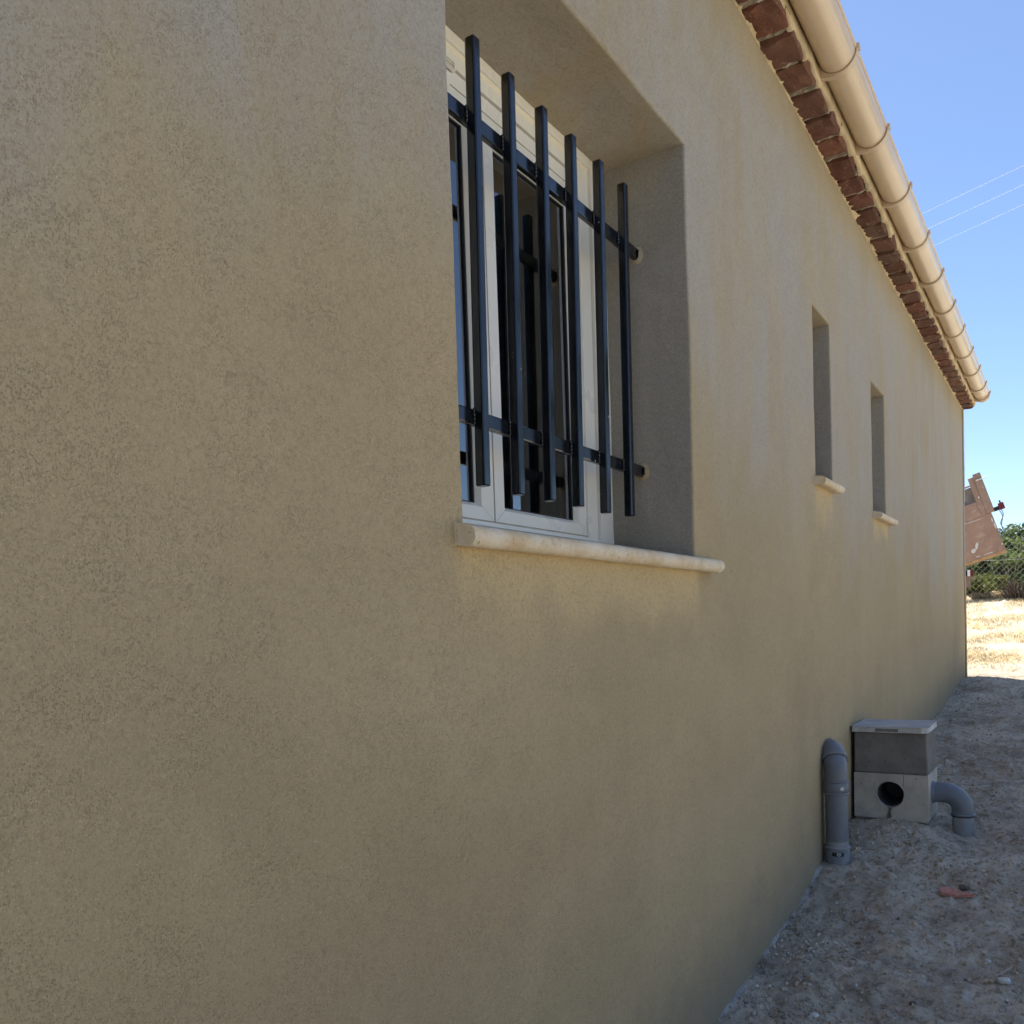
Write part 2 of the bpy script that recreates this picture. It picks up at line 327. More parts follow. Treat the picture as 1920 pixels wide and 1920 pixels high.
def put(name, me, mat, parent=None, label=None):
    if mat is not None and not me.materials: me.materials.append(mat)
    o = bpy.data.objects.new(name, me); COL.objects.link(o)
    if parent is not None: o.parent = parent; o.matrix_parent_inverse = parent_inv(parent)
    if label: o['label'] = label
    return o
def parent_inv(p):
    # things are built in world coordinates under an Empty at their base: undo that Empty's offset
    return Matrix.Translation(-Vector(p['_base'])) if p.parent is None and '_base' in p else Matrix.Identity(4)
def empty(name, loc, parent=None):
    o = bpy.data.objects.new(name, None); COL.objects.link(o); o.empty_display_size = 0.1
    if parent is None: o.location = loc; o['_base'] = tuple(loc)
    else: o.parent = parent; o.matrix_parent_inverse = parent_inv(parent)
    return o
def tag(o, label, cat, group=None, kind=None):
    if label: o['label'] = label
    if cat: o['category'] = cat
    if group: o['group'] = group
    if kind: o['kind'] = kind
    return o
def nz(x, y=0.0, z=0.0, s=1.0, seed=0.0): return noise.noise(Vector((x * s + seed, y * s - seed, z * s + seed * 0.7)))
def fb(x, y, s, seed=0.0, o=4): return noise.fractal(Vector((x * s + seed, y * s + seed * 2, seed)), 0.9, 2.1, o)

D = 0.85                                  # wall plane
XF = 9.112                                # far corner of the house
EAVE = 1.8785                             # underside of the brick course
XN = -3.6                                 # near end of the house, behind the photographer

# ------------------------------------------------------------------ ground
PROF = [(-400, -2.2), (-60, -1.9), (-5, -1.55), (0, -1.27), (2.3, -1.112), (3.0, -1.05), (3.56, -0.985), (4.1, -0.93), (5, -0.872), (7, -0.735), (9.1, -0.575),
        (9.6, -0.545), (10.3, -0.46), (12, -0.22), (14.5, 0.14), (16, 0.27), (20, 0.5), (30, 1.0), (60, 2.2), (200, 5), (3000, 30)]
def prof(x):
    for (a, za), (b, zb) in zip(PROF, PROF[1:]):
        if x <= b: return za + (zb - za) * max(0.0, (x - a) / (b - a))
    return PROF[-1][1]
def ground_z(x, y, detail=True):
    sm = sum(prof(x + d) for d in (-0.35, -0.15, 0, 0.15, 0.35)) / 5
    z = sm
    z += 0.022 * math.exp(-(((x - 4.1) / 0.35) ** 2 + ((y - 0.68) / 0.25) ** 2)) - 0.055 * math.exp(-(((x - 4.12) / 0.25) ** 2 + ((y - 0.38) / 0.16) ** 2)) + 0.024 * math.exp(-(((x - 3.52) / 0.22) ** 2 + ((y - 0.80) / 0.12) ** 2))
    if y < 0: z += -0.03 * min(4, -y) + 0.0
    far = min(1.0, max(0.0, (abs(x) - 40) / 60 + (abs(y) - 30) / 60))
    z += fb(x, y, 0.9, 3.1, 3) * 0.028 * (1 - far)
    if detail and -1 < x < 22 and -4 < y < 4:
        w = min(1.0, max(0.45, (D + 0.0 - y) / 0.10)) if y > 0 and x < XF else 1.0
        z += fb(x, y, 4.5, 8.2, 4) * 0.013 * w
        z += max(0.0, fb(x, y, 13, 1.7, 3)) * 0.017 * w
        z += fb(x, y, 36, 5.5, 3) * 0.0085 * w
    return z
def axis(lo, hi, step, a, b, grow=1.22):
    mid = [lo + i * step for i in range(int(round((hi - lo) / step)) + 1)]
    left = []; s = step; x = lo
    while x > a: s *= grow; x -= s; left.append(max(x, a))
    right = []; s = step; x = mid[-1]
    while x < b: s *= grow; x += s; right.append(min(x, b))
    return left[::-1] + mid + right
gx = axis(1.9, 1.9, 0.008, -400, 1.9, 1.16)
while gx[-1] < 9.8: gx.append(gx[-1] * 1.0038)
_s = 0.04
while gx[-1] < 3000: _s *= 1.13; gx.append(gx[-1] + _s)
gy = axis(-0.10, 0.88, 0.0095, -2500, 2500, 1.15)
gv = [(x, y, ground_z(x, y)) for x in gx for y in gy]; ny = len(gy)
gf = [(i * ny + j, (i + 1) * ny + j, (i + 1) * ny + j + 1, i * ny + j + 1) for i in range(len(gx) - 1) for j in range(ny - 1)]
g = MB(); g.add(gv, gf, True)
tag(g.obj('ground', M['ground']), None, None, kind='structure')

# ------------------------------------------------------------------ house
house = tag(empty('house', (XF / 2, D, -0.8)), 'long single storey house with ochre rendered wall, brick eaves and sand gutter', 'house')

OPEN = [(1.1925, 2.243, 0.150, 1.259), (3.577, 3.862, 0.560, 1.231), (4.748, 5.108, 0.545, 1.187)]
def build_wall():
    def lines(lo, hi, step, keys):
        ks = sorted(set([lo, hi] + keys)); out = []
        for a, b in zip(ks, ks[1:]):
            n = max(1, math.ceil((b - a) / step)); out += [a + (b - a) * i / n for i in range(n)]
        return out + [hi]
    xs = lines(XN, XF, 0.09, [v for o in OPEN for v in o[:2]]); zs = lines(-2.0, 1.95, 0.07, [v for o in OPEN for v in o[2:]])
    bm = bmesh.new(); V = {}
    def vert(x, y, z):
        k = (round(x, 4), round(y, 4), round(z, 4))
        if k not in V: V[k] = bm.verts.new((x, y, z))
        return V[k]
    for x0, x1 in zip(xs, xs[1:]):
        for z0, z1 in zip(zs, zs[1:]):
            cx, cz = (x0 + x1) / 2, (z0 + z1) / 2
            if any(a < cx < b and c < cz < d for a, b, c, d in OPEN): continue
            bm.faces.new((vert(x0, D, z0), vert(x1, D, z0), vert(x1, D, z1), vert(x0, D, z1)))
    edge = []
    ys = [D, D + .04, D + .08, D + .12, D + .16, D + .2, D + .24, D + .34, D + .45]
    for a, b, c, d in OPEN:
        ox = [x for x in xs if a - 1e-6 <= x <= b + 1e-6]; oz = [z for z in zs if c - 1e-6 <= z <= d + 1e-6]
        loop = [(x, c) for x in ox] + [(b, z) for z in oz[1:]] + [(x, d) for x in ox[::-1][1:]] + [(a, z) for z in oz[::-1][1:-1]]
        for i, p in enumerate(loop):
            q = loop[(i + 1) % len(loop)]
            for y0, y1 in zip(ys, ys[1:]):
                f = bm.faces.new((vert(p[0], y0, p[1]), vert(p[0], y1, p[1]), vert(q[0], y1, q[1]), vert(q[0], y0, q[1])))
                if y0 == D: edge.append(bm.edges.get((vert(p[0], D, p[1]), vert(q[0], D, q[1]))))
    bmesh.ops.recalc_face_normals(bm, faces=bm.faces)
    # hand-trowelled arrises: the openings are never quite straight
    for v in bm.verts:
        x, y, z = v.co
        for a, b, c, d in OPEN:
            if a - .01 < x < b + .01 and c - .01 < z < d + .01:
                v.co.x += nz(x, y * 2, z, 4.0, 2.0) * 0.005 + nz(x, y, z, 14.0, 9.0) * 0.002
                v.co.z += nz(x, y * 2, z, 4.0, 5.0) * 0.004 + nz(x, y, z, 14.0, 4.0) * 0.0015
        if y < D + .001: v.co.y += nz(x, 0, z, 1.4, 1.0) * 0.004 + nz(x, 0, z, 5.0, 6.0) * 0.0012
    bmesh.ops.bevel(bm, geom=[e for e in edge if e], offset=0.007, segments=3, profile=0.5, affect='EDGES', clamp_overlap=True)
    bm.normal_update()
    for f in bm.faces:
        if abs(f.normal.x) > .9: f.material_index = 1  # side faces of the openings get a darker, greyer colour than the wall
    me = bpy.data.meshes.new('wall')
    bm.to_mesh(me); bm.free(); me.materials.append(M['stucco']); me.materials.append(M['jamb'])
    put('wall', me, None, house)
build_wall()
# gable ends, back wall, partition of the room behind the window
HW = 9.6
m = MB(); m.box(XN, XN + .2, D + .02, D + HW, -2.4, 2.0); m.obj('gable_wall', M['stucco'], house)
m = MB(); m.box(XF - .2, XF - .004, D + .004, D + HW, -2.0, 2.0)
m.obj('gable_wall', M['stucco'], house)
m = MB(); m.box(XN, XF - .21, D + HW - .2, D + HW, -2.4, 2.0); m.obj('back_wall', M['stucco'], house)
m = MB(); m.box(XN + .21, XF - .21, D + .46, D + HW - .21, -0.75, -0.6); m.obj('room_floor', M['room'], house)
m = MB(); m.box(XN + .21, XF - .21, D + .46, D + HW - .21, 1.86, 1.92); m.obj('room_ceiling', M['room'], house)
m = MB(); m.box(XN + .21, XF - .21, 4.6, 4.7, -0.6, 1.86); m.box(3.2, 3.3, D + .46, 4.6, -0.6, 1.86); m.box(-.6, -.5, D + .46, 4.6, -0.6, 1.86)
m.obj('partition_wall', M['room'], house)
# corner bead: a slightly proud, uneven arris strip in three lengths
for z0, z1, o in ((-0.72, 0.28, 0.003), (0.283, 1.02, 0.0), (1.024, 1.875, 0.004)):
    m = MB(); n = 14
    vs_ = []
    for i in range(n + 1):
        z = z0 + (z1 - z0) * i / n; w = nz(z, o * 90, 0, 3.0) * 0.004
        vs_ += [(XF - .055 + w, D - .007 - o, z), (XF + .006 + o + w, D - .009 - o, z), (XF + .008 + o + w, D + .03, z), (XF - .055 + w, D + .012, z)]
    fs = [(4 * i + k, 4 * i + (k + 1) % 4, 4 * i + 4 + (k + 1) % 4, 4 * i + 4 + k) for i in range(n) for k in range(4)] + [(0, 1, 2, 3), (4 * n, 4 * n + 3, 4 * n + 2, 4 * n + 1)]
    m.add(vs_, fs); m.obj('corner_bead', M['stucco'], house)
# pale mortar footing along the foot of the wall
m = MB(); fx_ = [1.2 + i * 0.035 for i in range(int((3.52 - 1.2) / 0.035) + 1)]; vs_ = []
for x in fx_:
    gz = ground_z(x, D - .03); h = 0.006 + 0.013 * nz(x, 0, 0, 4.0) + 0.008 * nz(x, 3, 0, 19.0); w = 0.009 + 0.007 * nz(x, 9, 0, 7.0)
    vs_ += [(x, D + .006, gz + h), (x, D - w * .6, gz + h - .004), (x, D - w, gz + h * .4), (x, D - w - .004, gz - .05)]
fs = [(4 * i + k, 4 * i + k + 1, 4 * i + 5 + k, 4 * i + 4 + k) for i in range(len(fx_) - 1) for k in range(3)]
m.add(vs_, fs, True); m.obj('footing_strip', M['strip'], house)

# roof
def zr(y): return 2.035 + (y - 0.66) * 0.30
RY = D + HW / 2
m = MB(); m.prism_x([(0.665, zr(0.665) - .02), (0.665, zr(0.665) + .03), (RY, zr(RY) + .03), (2 * RY - .665, zr(.665) + .03), (2 * RY - .665, zr(.665) - .02), (RY, zr(RY) - .05)], XN - .05, XF + .03)
roof = m.obj('roof', M['roof'], house)
m = MB(); m.prism_x([(D + .01, 1.96), (2 * RY - D - .01, 1.96), (RY, zr(RY) - .06)], XF - .21, XF - .008); m.obj('gable_wall', M['stucco'], house)
m = MB(); m.prism_x([(D + .01, 1.96), (2 * RY - D - .01, 1.96), (RY, zr(RY) - .06)], XN, XN + .2); m.obj('gable_wall', M['stucco'], house)
tile_me = None
k = 0; x = XN
while x < XF + .03:                                  # barrel-tile ridges, one row each, front slope
    if tile_me is None:
        mm = MB(); segs = 7; vs_ = []
        for yy in (0.72, RY):
            for j in range(segs + 1):
                a = math.pi * j / segs; vs_.append((-math.cos(a) * .075, yy, zr(yy) + .025 + math.sin(a) * .06))
        fs = [(j, j + 1, segs + 2 + j, segs + 1 + j) for j in range(segs)]
        mm.add(vs_, fs, True); tile_me = mm.mesh('roof_tile'); tile_me.materials.append(M['roof'])
    o = bpy.data.objects.new('roof_tile', tile_me); COL.objects.link(o); o.parent = roof; o.matrix_parent_inverse = parent_inv(roof)
    o.location = (x, 0, 0); x += 0.19; k += 1

# ------------------------------------------------------------------ brick eaves course
course = empty('brick_course', (0, 0, 0), house)
course['label'] = 'row of old red bricks corbelled out under the gutter'
def brick_mesh(seed):
    r = random.Random(seed); bm = bmesh.new(); bmesh.ops.create_cube(bm, size=1.0)
    bmesh.ops.subdivide_edges(bm, edges=bm.edges, cuts=2, use_grid_fill=True)
    for v in bm.verts:
        v.co.x *= 0.162; v.co.y *= 0.118; v.co.z *= 0.056
        edge_n = sum(abs(abs(c) - h) < 1e-4 for c, h in zip(v.co, (0.081, 0.059, 0.028)))
        if edge_n >= 2: v.co *= 1 - (0.02 + 0.05 * r.random())
        v.co += Vector((r.uniform(-1, 1), r.uniform(-1, 1), r.uniform(-1, 1))) * 0.0048
    bmesh.ops.bevel(bm, geom=[e for e in bm.edges if e.calc_face_angle(0) > 0.9], offset=0.004, segments=1, affect='EDGES', clamp_overlap=True)
    me = bpy.data.meshes.new('brick'); bm.to_mesh(me); bm.free(); me.materials.append(M['brick']); return me
BR = [brick_mesh(s) for s in range(9)]
joints = []; x = 2.731 - 0.1822 * 34
while x < XF - .02:
    w = 0.1822 + rnd.uniform(-.008, .008)
    if x + w > XF - .03: w = XF + .004 - x
    if x > XN:
        o = bpy.data.objects.new('brick', BR[rnd.randrange(9)]); COL.objects.link(o); o.parent = course; o.matrix_parent_inverse = parent_inv(course)
        o.location = (x + w / 2, 0.810 + rnd.uniform(-.009, .009), EAVE + .029 + rnd.uniform(-.007, .005))
        o.rotation_euler = (rnd.uniform(-.05, .05) + rnd.choice((0, math.pi)), rnd.uniform(-.03, .03), rnd.uniform(-.045, .045))
        o.scale = ((w - .028) / .162, 1, 1)
        joints.append(x + w)
    x += w
m = MB()                                             # mortar bed and squeezed joints
m.box(XN, XF - .01, 0.772, D + .02, EAVE + .013, EAVE + .052)
for j in joints:
    n = 7; vs_ = []
    for i in range(n + 1):
        y = 0.752 + (D - 0.752) * i / n
        hw = 0.013 + 0.008 * nz(j, y, 0, 30.0); dz = EAVE + 0.009 - 0.013 * (nz(j, y, 2, 40.0) + .3 * nz(j, 3, 1, 5.0))
        vs_ += [(j - hw, y, EAVE + .03), (j - hw * .6, y, dz), (j + hw * .6, y, dz + .002), (j + hw, y, EAVE + .03)]
    fs = [(4 * i + k, 4 * i + k + 1, 4 * i + 5 + k, 4 * i + 4 + k) for i in range(n) for k in range(3)] + [(0, 3, 2, 1)]
    m.add(vs_, fs)
m.obj('mortar', M['mortar'], course)
m = MB()                                             # ragged render fillet where wall and bricks meet
xs_ = [1.5 + i * .012 for i in range(int((XF - 1.5) / .012))]; vs_ = []
for x in xs_:
    t_ = max(0, nz(x, 1, 0, 9.0) - .02) * .034 + max(0, nz(x, 4, 0, 42.0)) * .026
    vs_ += [(x, D + .002, EAVE - .006 - t_ * .35), (x, D - .003 - t_ * .4, EAVE - .006), (x, D - .004 - t_, EAVE - .002 + .006 * nz(x, 8, 0, 30.0))]
fs = [(3 * i + k, 3 * i + k + 1, 3 * i + 4 + k, 3 * i + 3 + k) for i in range(len(xs_) - 1) for k in range(2)]
m.add(vs_, fs); m.obj('render_fillet', M['cream'], course)
# rendered band above the bricks; its lower edge runs down into the joints in ragged tongues
m = MB(); m.box(XN, XF + .002, 0.752, D + .02, EAVE + .054, 2.036)
xs_ = [XN + i * .012 for i in range(int((XF - XN) / .012))]; vs_ = []; ji = 0
for x in xs_:
    dj = min((abs(x - j - .006) for j in joints), default=1)
    tg_ = max(0.0, 1 - dj / .035) ** 1.3 * (.034 + .012 * nz(x, 0, 0, 6.0))
    zb = EAVE + .024 - tg_ * .75 - .007 * nz(x, 7, 0, 40.0) - .014 * nz(x, 2, 0, 9.0)
    yo = .0035 * nz(x, 5, 0, 13.0)
    vs_ += [(x, .7445 + yo, EAVE + .085), (x, .7405 + yo, EAVE + .05), (x, .7400 + yo, (zb + EAVE + .05) / 2), (x, .7425 + yo, zb), (x, .757, zb + .002)]
fs = [(5 * i + k, 5 * i + k + 1, 5 * i + 6 + k, 5 * i + 5 + k) for i in range(len(xs_) - 1) for k in range(4)]
m.add(vs_, fs, True); m.obj('eaves_band', M['cream'], house)

# ------------------------------------------------------------------ gutter
gutter = empty('gutter', (0, 0, 0), house); gutter['label'] = 'sand coloured half round plastic gutter'
GY, GZ, GR = 0.683, 1.979, 0.062
def arc(r, a0, a1, n): return [(GY - math.cos(math.radians(a0 + (a1 - a0) * i / n)) * -r, GZ + math.sin(math.radians(a0 + (a1 - a0) * i / n)) * r) for i in range(n + 1)]
# angle 0 = towards the house, -180 = towards the garden
xs_ = [XN + (XF - .012 - XN) * i / 60 for i in range(61)]
pr_o = [(GY + GR, GZ + .02)] + arc(GR, 0, -180, 26); pr_i = [(GY + GR - .003, GZ + .02)] + arc(GR - .003, 0, -180, 26)
loop = pr_o + pr_i[::-1]; n = len(loop); vs_ = []
for x in xs_:
    dy = .0018 * nz(x, 0, 0, .9); dz = .0022 * nz(x, 3, 0, .8)
    vs_ += [(x, y + dy, z + dz) for y, z in loop]
fs = [(i * n + k, i * n + (k + 1) % n, (i + 1) * n + (k + 1) % n, (i + 1) * n + k) for i in range(60) for k in range(n)] + [tuple(range(n)), tuple(range(60 * n + n - 1, 60 * n - 1, -1))]
m = MB(); m.add(vs_, fs, True); o = m.obj('trough', M['gutter'], gutter)
m = MB(); m.tube([(x, GY - GR + .001 + .0018 * nz(x, 0, 0, .9), GZ + .003 + .0022 * nz(x, 3, 0, .8)) for x in xs_], 0.0062, 10); m.obj('lip', M['gutter'], gutter)
m = MB(); m.prism_x([(GY + GR + .002, GZ + .02)] + arc(GR + .003, 0, -180, 26) + [(GY - GR - .003, GZ + .008)], XF - .012, XF - .004); m.prism_x([(GY + GR + .002, GZ + .02)] + arc(GR + .0045, 0, -180, 26) + [(GY - GR - .0045, GZ + .008)], XF - .035, XF - .0125)
m.obj('end_cap', M['gutter'], gutter, 0.002)
def bracket_mesh():
    m = MB(); hw = .0145
    ring_o = arc(GR + .0068, -2, -181, 26); ring_i = arc(GR + .0012, -2, -181, 26)
    m.prism_x(ring_o + ring_i[::-1], -hw, hw)
    # gusset running back to the band
    gus = [(0.7425, GZ + .012)] + arc(GR + .004, -8, -78, 9) + [(GY + .004, GZ - GR - .0105), (GY + .03, GZ - GR - .0085), (0.7425, GZ - .064)]
    m.prism_x([(max(min(y, 0.7425), 0.6), z) for y, z in gus], -hw * .8, hw * .8)
    m.box(-hw, hw, GY - GR - .012, GY - GR - .0005, GZ - .004, GZ + .014)
    return m.mesh('bracket', 0.0012, 1)
def bracket_screw():
    m = MB(); m.tube([(0, 0.7405, 0), (0, 0.733, 0)], .0075, 10); m.tube([(0, 0.733, 0), (0, 0.7295, 0)], [.0055, .003], 8); return m.mesh('screw')
bme = bracket_mesh(); bme.materials.append(M['bracket']); sme = bracket_screw(); sme.materials.append(M['screw'])
bx_ = [3.315 - .59 * i for i in range(11, 0, -1)] + [3.315, 3.912, 4.487, 5.092, 5.685, 6.287, 6.856, 7.457, 8.042, 8.628, 9.03]
for x in bx_:
    if x < XN + .1: continue
    o = bpy.data.objects.new('bracket', bme); COL.objects.link(o); o.parent = gutter; o.matrix_parent_inverse = parent_inv(gutter); o.location = (x, 0, 0)
    o = bpy.data.objects.new('screw', sme); COL.objects.link(o); o.parent = gutter; o.matrix_parent_inverse = parent_inv(gutter); o.location = (x - .045, 0, 1.962)

# ------------------------------------------------------------------ barred window
win = empty('window', (0, 0, 0), house); win['label'] = 'white two leaf window behind black bars'
def frame_ring(m, x0, x1, z0, z1, wl_, wr_, wb_, wt_, y0, y1):
    m.box(x0, x0 + wl_, y0, y1, z0, z1); m.box(x1 - wr_, x1, y0, y1, z0, z1)
    m.box(x0 + wl_ + .0004, x1 - wr_ - .0004, y0 + .0003, y1, z0, z0 + wb_); m.box(x0 + wl_ + .0004, x1 - wr_ - .0004, y0 + .0003, y1, z1 - wt_, z1)
FY = 1.088; X0, X1 = 1.150, 2.252; Z0, Z1 = 0.180, 1.275
m = MB(); frame_ring(m, X0, X1, Z0, Z1, .085, .086, .055, .040, FY, FY + .07); m.obj('frame', M['frame'], win, 0.0025)
m = MB(); frame_ring(m, X0 + .08, X1 - .0855, Z0 + .054, Z1 - .039, .03, .0555, .0075, .038, FY + .010, FY + .069); m.obj('frame', M['frame'], win, 0.002)
# upper housing: a shallow chamfered box below the lintel
m = MB(); m.prism_x([(FY + .006, 1.236), (FY + .020, 1.200), (FY + .045, 1.200), (FY + .045, 1.236)], X0 + .086, X1 - .0866); m.obj('shutter_housing', M['housing'], win, 0.0006, 1)
SY = FY + .016
def sash(x0, x1, wl_, wr_):
    zb, zt = .2455, 1.194; gb, gt = .283, 1.103
    ys_ = (SY, SY, SY + .012, SY + .054, SY + .054)
    ins = lambda w_: (0, w_ - .009, w_, w_, 0)
    L_, R_, B_, T_ = ins(wl_), ins(wr_), ins(gb - zb), ins(zt - gt)
    cor = {'lb': [(x0 + L_[i], ys_[i], zb + B_[i]) for i in range(5)], 'rb': [(x1 - R_[i], ys_[i], zb + B_[i]) for i in range(5)],
           'rt': [(x1 - R_[i], ys_[i], zt - T_[i]) for i in range(5)], 'lt': [(x0 + L_[i], ys_[i], zt - T_[i]) for i in range(5)]}
    for nm_, a_, b_ in (('sash_rail', 'lb', 'rb'), ('sash_stile', 'rb', 'rt'), ('sash_rail', 'rt', 'lt'), ('sash_stile', 'lt', 'lb')):
        m = MB(); m.add(cor[a_] + cor[b_], [(i, (i + 1) % 5, 5 + (i + 1) % 5, 5 + i) for i in range(5)]); m.obj(nm_, M['frame'], win)
    # black rubber between bead and pane, then the pane
    m = MB(); frame_ring(m, x0 + wl_ - .002, x1 - wr_ + .002, gb - .002, gt + .002, .006, .006, .005, .005, SY + .014, SY + .021); m.obj('gasket', M['gasket'], win)
    m = MB(); m.add([(x0 + wl_ - .004, SY + .019, gb - .004), (x1 - wr_ + .004, SY + .019, gb - .004), (x1 - wr_ + .004, SY + .019, gt + .004), (x0 + wl_ - .004, SY + .019, gt + .004)], [(0, 1, 2, 3)])
    m.obj('pane', M['glass'], win)
    # fine mitre lines at the bottom corners
    m = MB()
    for xc, sg in ((x0, 1), (x1, -1)):
        w_ = wl_ if sg > 0 else wr_
        m.add([(xc + sg * .004, SY - .0012, zb + .002), (xc + sg * .0052, SY - .0012, zb + .002), (xc + sg * (w_ - .008), SY - .0012, gb - .007), (xc + sg * (w_ - .0092), SY - .0012, gb - .007)], [(0, 1, 2, 3)])
    m.obj('mitre_line', M['tan'], win)
sash(1.255, 1.6625, .075, .058); sash(1.6675, 2.138, .048, .078)
m = MB(); m.box(1.6627, 1.6673, SY + .006, SY + .05, .246, 1.193); m.obj('gasket', M['gasket'], win)
m = MB(); m.box(1.262, 2.134, SY - .004, SY + .03, .2405, .2452); m.obj('drip_strip', M['tan'], win)
m = MB(); m.box(1.55, 2.09, SY - .0012, SY + .02, 1.158, 1.1605); m.obj('groove_strip', M['tan'], win)
m = MB(); frame_ring(m, 1.500, 1.558, 1.186, 1.206, .004, .004, .003, .003, FY + .006, FY + .012)
for i in range(2): m.box(1.505, 1.553, FY + .007, FY + .0115, 1.1915 + i * .006, 1.1935 + i * .006)
m.obj('vent', M['frame'], win)
m = MB(); m.box(1.503, 1.555, FY + .0125, FY + .0145, 1.188, 1.204); m.obj('vent_slot', M['gasket'], win)
def sill(parent, x0, x1, ztop, zback, yn, nm, r):
    m = MB(); n = max(2, int((x1 - x0) / .03)); vs_ = []
    sec = []
    for i in range(11):
        a = math.radians(90 + 180 * i / 10); sec.append((yn + r + math.cos(a) * r, ztop - r + math.sin(a) * r))
    sec = sec + [(1.07, zback - 2 * r), (1.07, zback)]
    k_ = len(sec)
    for i in range(n + 1):
        x = x0 + (x1 - x0) * i / n
        for q, (y, z) in enumerate(sec):
            am = .0014 if q < 11 else 0
            vs_.append((x, y + am * nz(x, q, 0, 9.0) + am * .6 * nz(x, q * 2, 0, 40.0), z + am * nz(x, q, 5, 9.0)))
    fs = [(i * k_ + j, i * k_ + (j + 1) % k_, (i + 1) * k_ + (j + 1) % k_, (i + 1) * k_ + j) for i in range(n) for j in range(k_)]
    m.add(vs_, fs, True); m.add(vs_[:k_], [tuple(range(k_))]); m.add(vs_[-k_:], [tuple(range(k_ - 1, -1, -1))])
    return m.obj(nm, M['sill'], parent)
sill(win, 1.163, 1.7640, .1735, .226, .810, 'sill_stone', .0182)
sill(win, 1.7655, 2.362, .1730, .226, .8105, 'sill_stone', .0182)

# grille
gr = empty('window_grille', (0, 0, 0), house); gr['label'] = 'black painted steel security bars set into the window reveal'
BY, BW = 0.978, 0.0115
bars = [((1.452, 1.154), (1.437, .284)), ((1.580, 1.148), (1.567, .281)), ((1.714, 1.144), (1.698, .282)), ((1.847, 1.143), (1.832, .283)), ((1.989, 1.145), (1.975, .281)), ((2.127, 1.145), (2.115, .286)), ((1.318, 1.150), (1.304, .283))]
for (xt, zt), (xb, zb) in bars:
    m = MB(); vs_ = []; rc = .0042
    sec = [(sx_ * (BW - rc) + rc * math.cos(a_), sy_ * (BW - rc) + rc * math.sin(a_)) for sx_, sy_, q0 in ((1, 1, 0), (-1, 1, 90), (-1, -1, 180), (1, -1, 270)) for a_ in (math.radians(q0 + k_ * 30) for k_ in range(4))]
    for f_, sc in ((-.0, .86), (.0025, 1), (.25, 1), (.5, 1), (.75, 1), (.9975, 1), (1.0, .86)):
        cx_ = xb + (xt - xb) * f_; cz_ = zb + (zt - zb) * f_
        vs_ += [(cx_ + p_ * sc, BY + q_ * sc, cz_) for p_, q_ in sec]
    n = 16
    m.add(vs_, [(i * n + j, i * n + (j + 1) % n, (i + 1) * n + (j + 1) % n, (i + 1) * n + j) for i in range(6) for j in range(n)] + [tuple(range(n - 1, -1, -1)), tuple(range(6 * n, 7 * n))])
    m.obj('bar', M['bar'], gr)
for zc in (1.008, .4205):
    m = MB(); m.box(1.18, 2.256, BY + BW + .0004, BY + BW + .014, zc - .0155, zc + .0155); rail = m.obj('rail', M['bar'], gr, 0.003, 2)
    for (xt, zt), (xb, zb) in bars:
        xx = xb + (xt - xb) * (zc - zb) / (zt - zb)
        m = MB()
        for sg in (-1, 1):
            for q in range(4):
                zz = zc - .012 + q * .008; rr = .0042 + .0016 * rnd.random()
                m.tube([(xx + sg * BW - .002 * sg, BY + BW - .001, zz - .004), (xx + sg * (BW + .001), BY + BW - .002, zz), (xx + sg * BW - .002 * sg, BY + BW - .001, zz + .004)], [rr * .5, rr, rr * .5], 6)
        m.obj('weld', M['bar'], gr)
    m = MB(); vs_ = []; n = 14                            # plaster dab where the rail enters the reveal
    for i in range(3):
        for j in range(n):
            a = 2 * math.pi * j / n; r_ = (.026, .021, .0155)[i] * (1 + .22 * nz(j, zc * 9, i, .9))
            vs_.append((2.2445 - (.0, .006, .009)[i], BY + BW + .007 + math.cos(a) * r_ * .8, zc + math.sin(a) * r_))
    m.add(vs_, [(i * n + j, i * n + (j + 1) % n, (i + 1) * n + (j + 1) % n, (i + 1) * n + j) for i in range(2) for j in range(n)], True)
    m.obj('plaster_dab', M['stucco'], gr)

# narrow windows: recess with frame and pane, projecting stone sill
for (a, b, c, d), (s0, s1, st, sb), lab in ((OPEN[1], (3.545, 3.885, .556, .60), 'narrow slit window nearer the barred window'), (OPEN[2], (4.735, 5.214, .530, .575), 'narrow slit window nearer the far corner')):
    w = empty('window', (0, 0, 0), house); w['label'] = lab
    m = MB(); frame_ring(m, a - .02, b + .02, c - .02, d + .02, .055, .055, .06, .055, FY + .03, FY + .09); m.obj('frame', M['frame'], w, 0.002)
    m = MB(); m.add([(a, FY + .06, c), (b, FY + .06, c), (b, FY + .06, d), (a, FY + .06, d)], [(0, 1, 2, 3)]); m.obj('pane', M['glass'], w)
    sill(w, s0, s1, st, sb, .805, 'sill_stone', .0165)

# ------------------------------------------------------------------ drains at the foot of the wall
def bend(p, d0, d1, r, n=10):
    """quarter bend: start p heading d0, ends heading d1"""
    p, d0, d1 = Vector(p), Vector(d0).normalized(), Vector(d1).normalized(); c = p + d1 * r
    return [c - d1 * r * math.cos(math.pi / 2 * i / n) + d0 * r * math.sin(math.pi / 2 * i / n) for i in range(n + 1)]
PX, PY, PR = 3.575, .797, .0425
pipe = tag(empty('drain_pipe', (PX, PY, -0.95)), 'upright grey plastic drain pipe curving into the wall', 'pipe')
m = MB(); m.tube([(PX, PY, -1.02), (PX, PY, -.665)], PR, 32, False); m.obj('pipe', M['pvc'], pipe)
dW = Vector((.90, .44, 0)).normalized()
bp = bend((PX, PY, -.612), (0, 0, 1), dW, .076, 14)
m = MB(); m.tube([(PX, PY, -.66)] + bp + [bp[-1] + dW * .22], [PR + .001] + [PR + .0015] * 8 + [PR + .0055] * 8, 32); m.obj('elbow', M['pvc'], pipe)
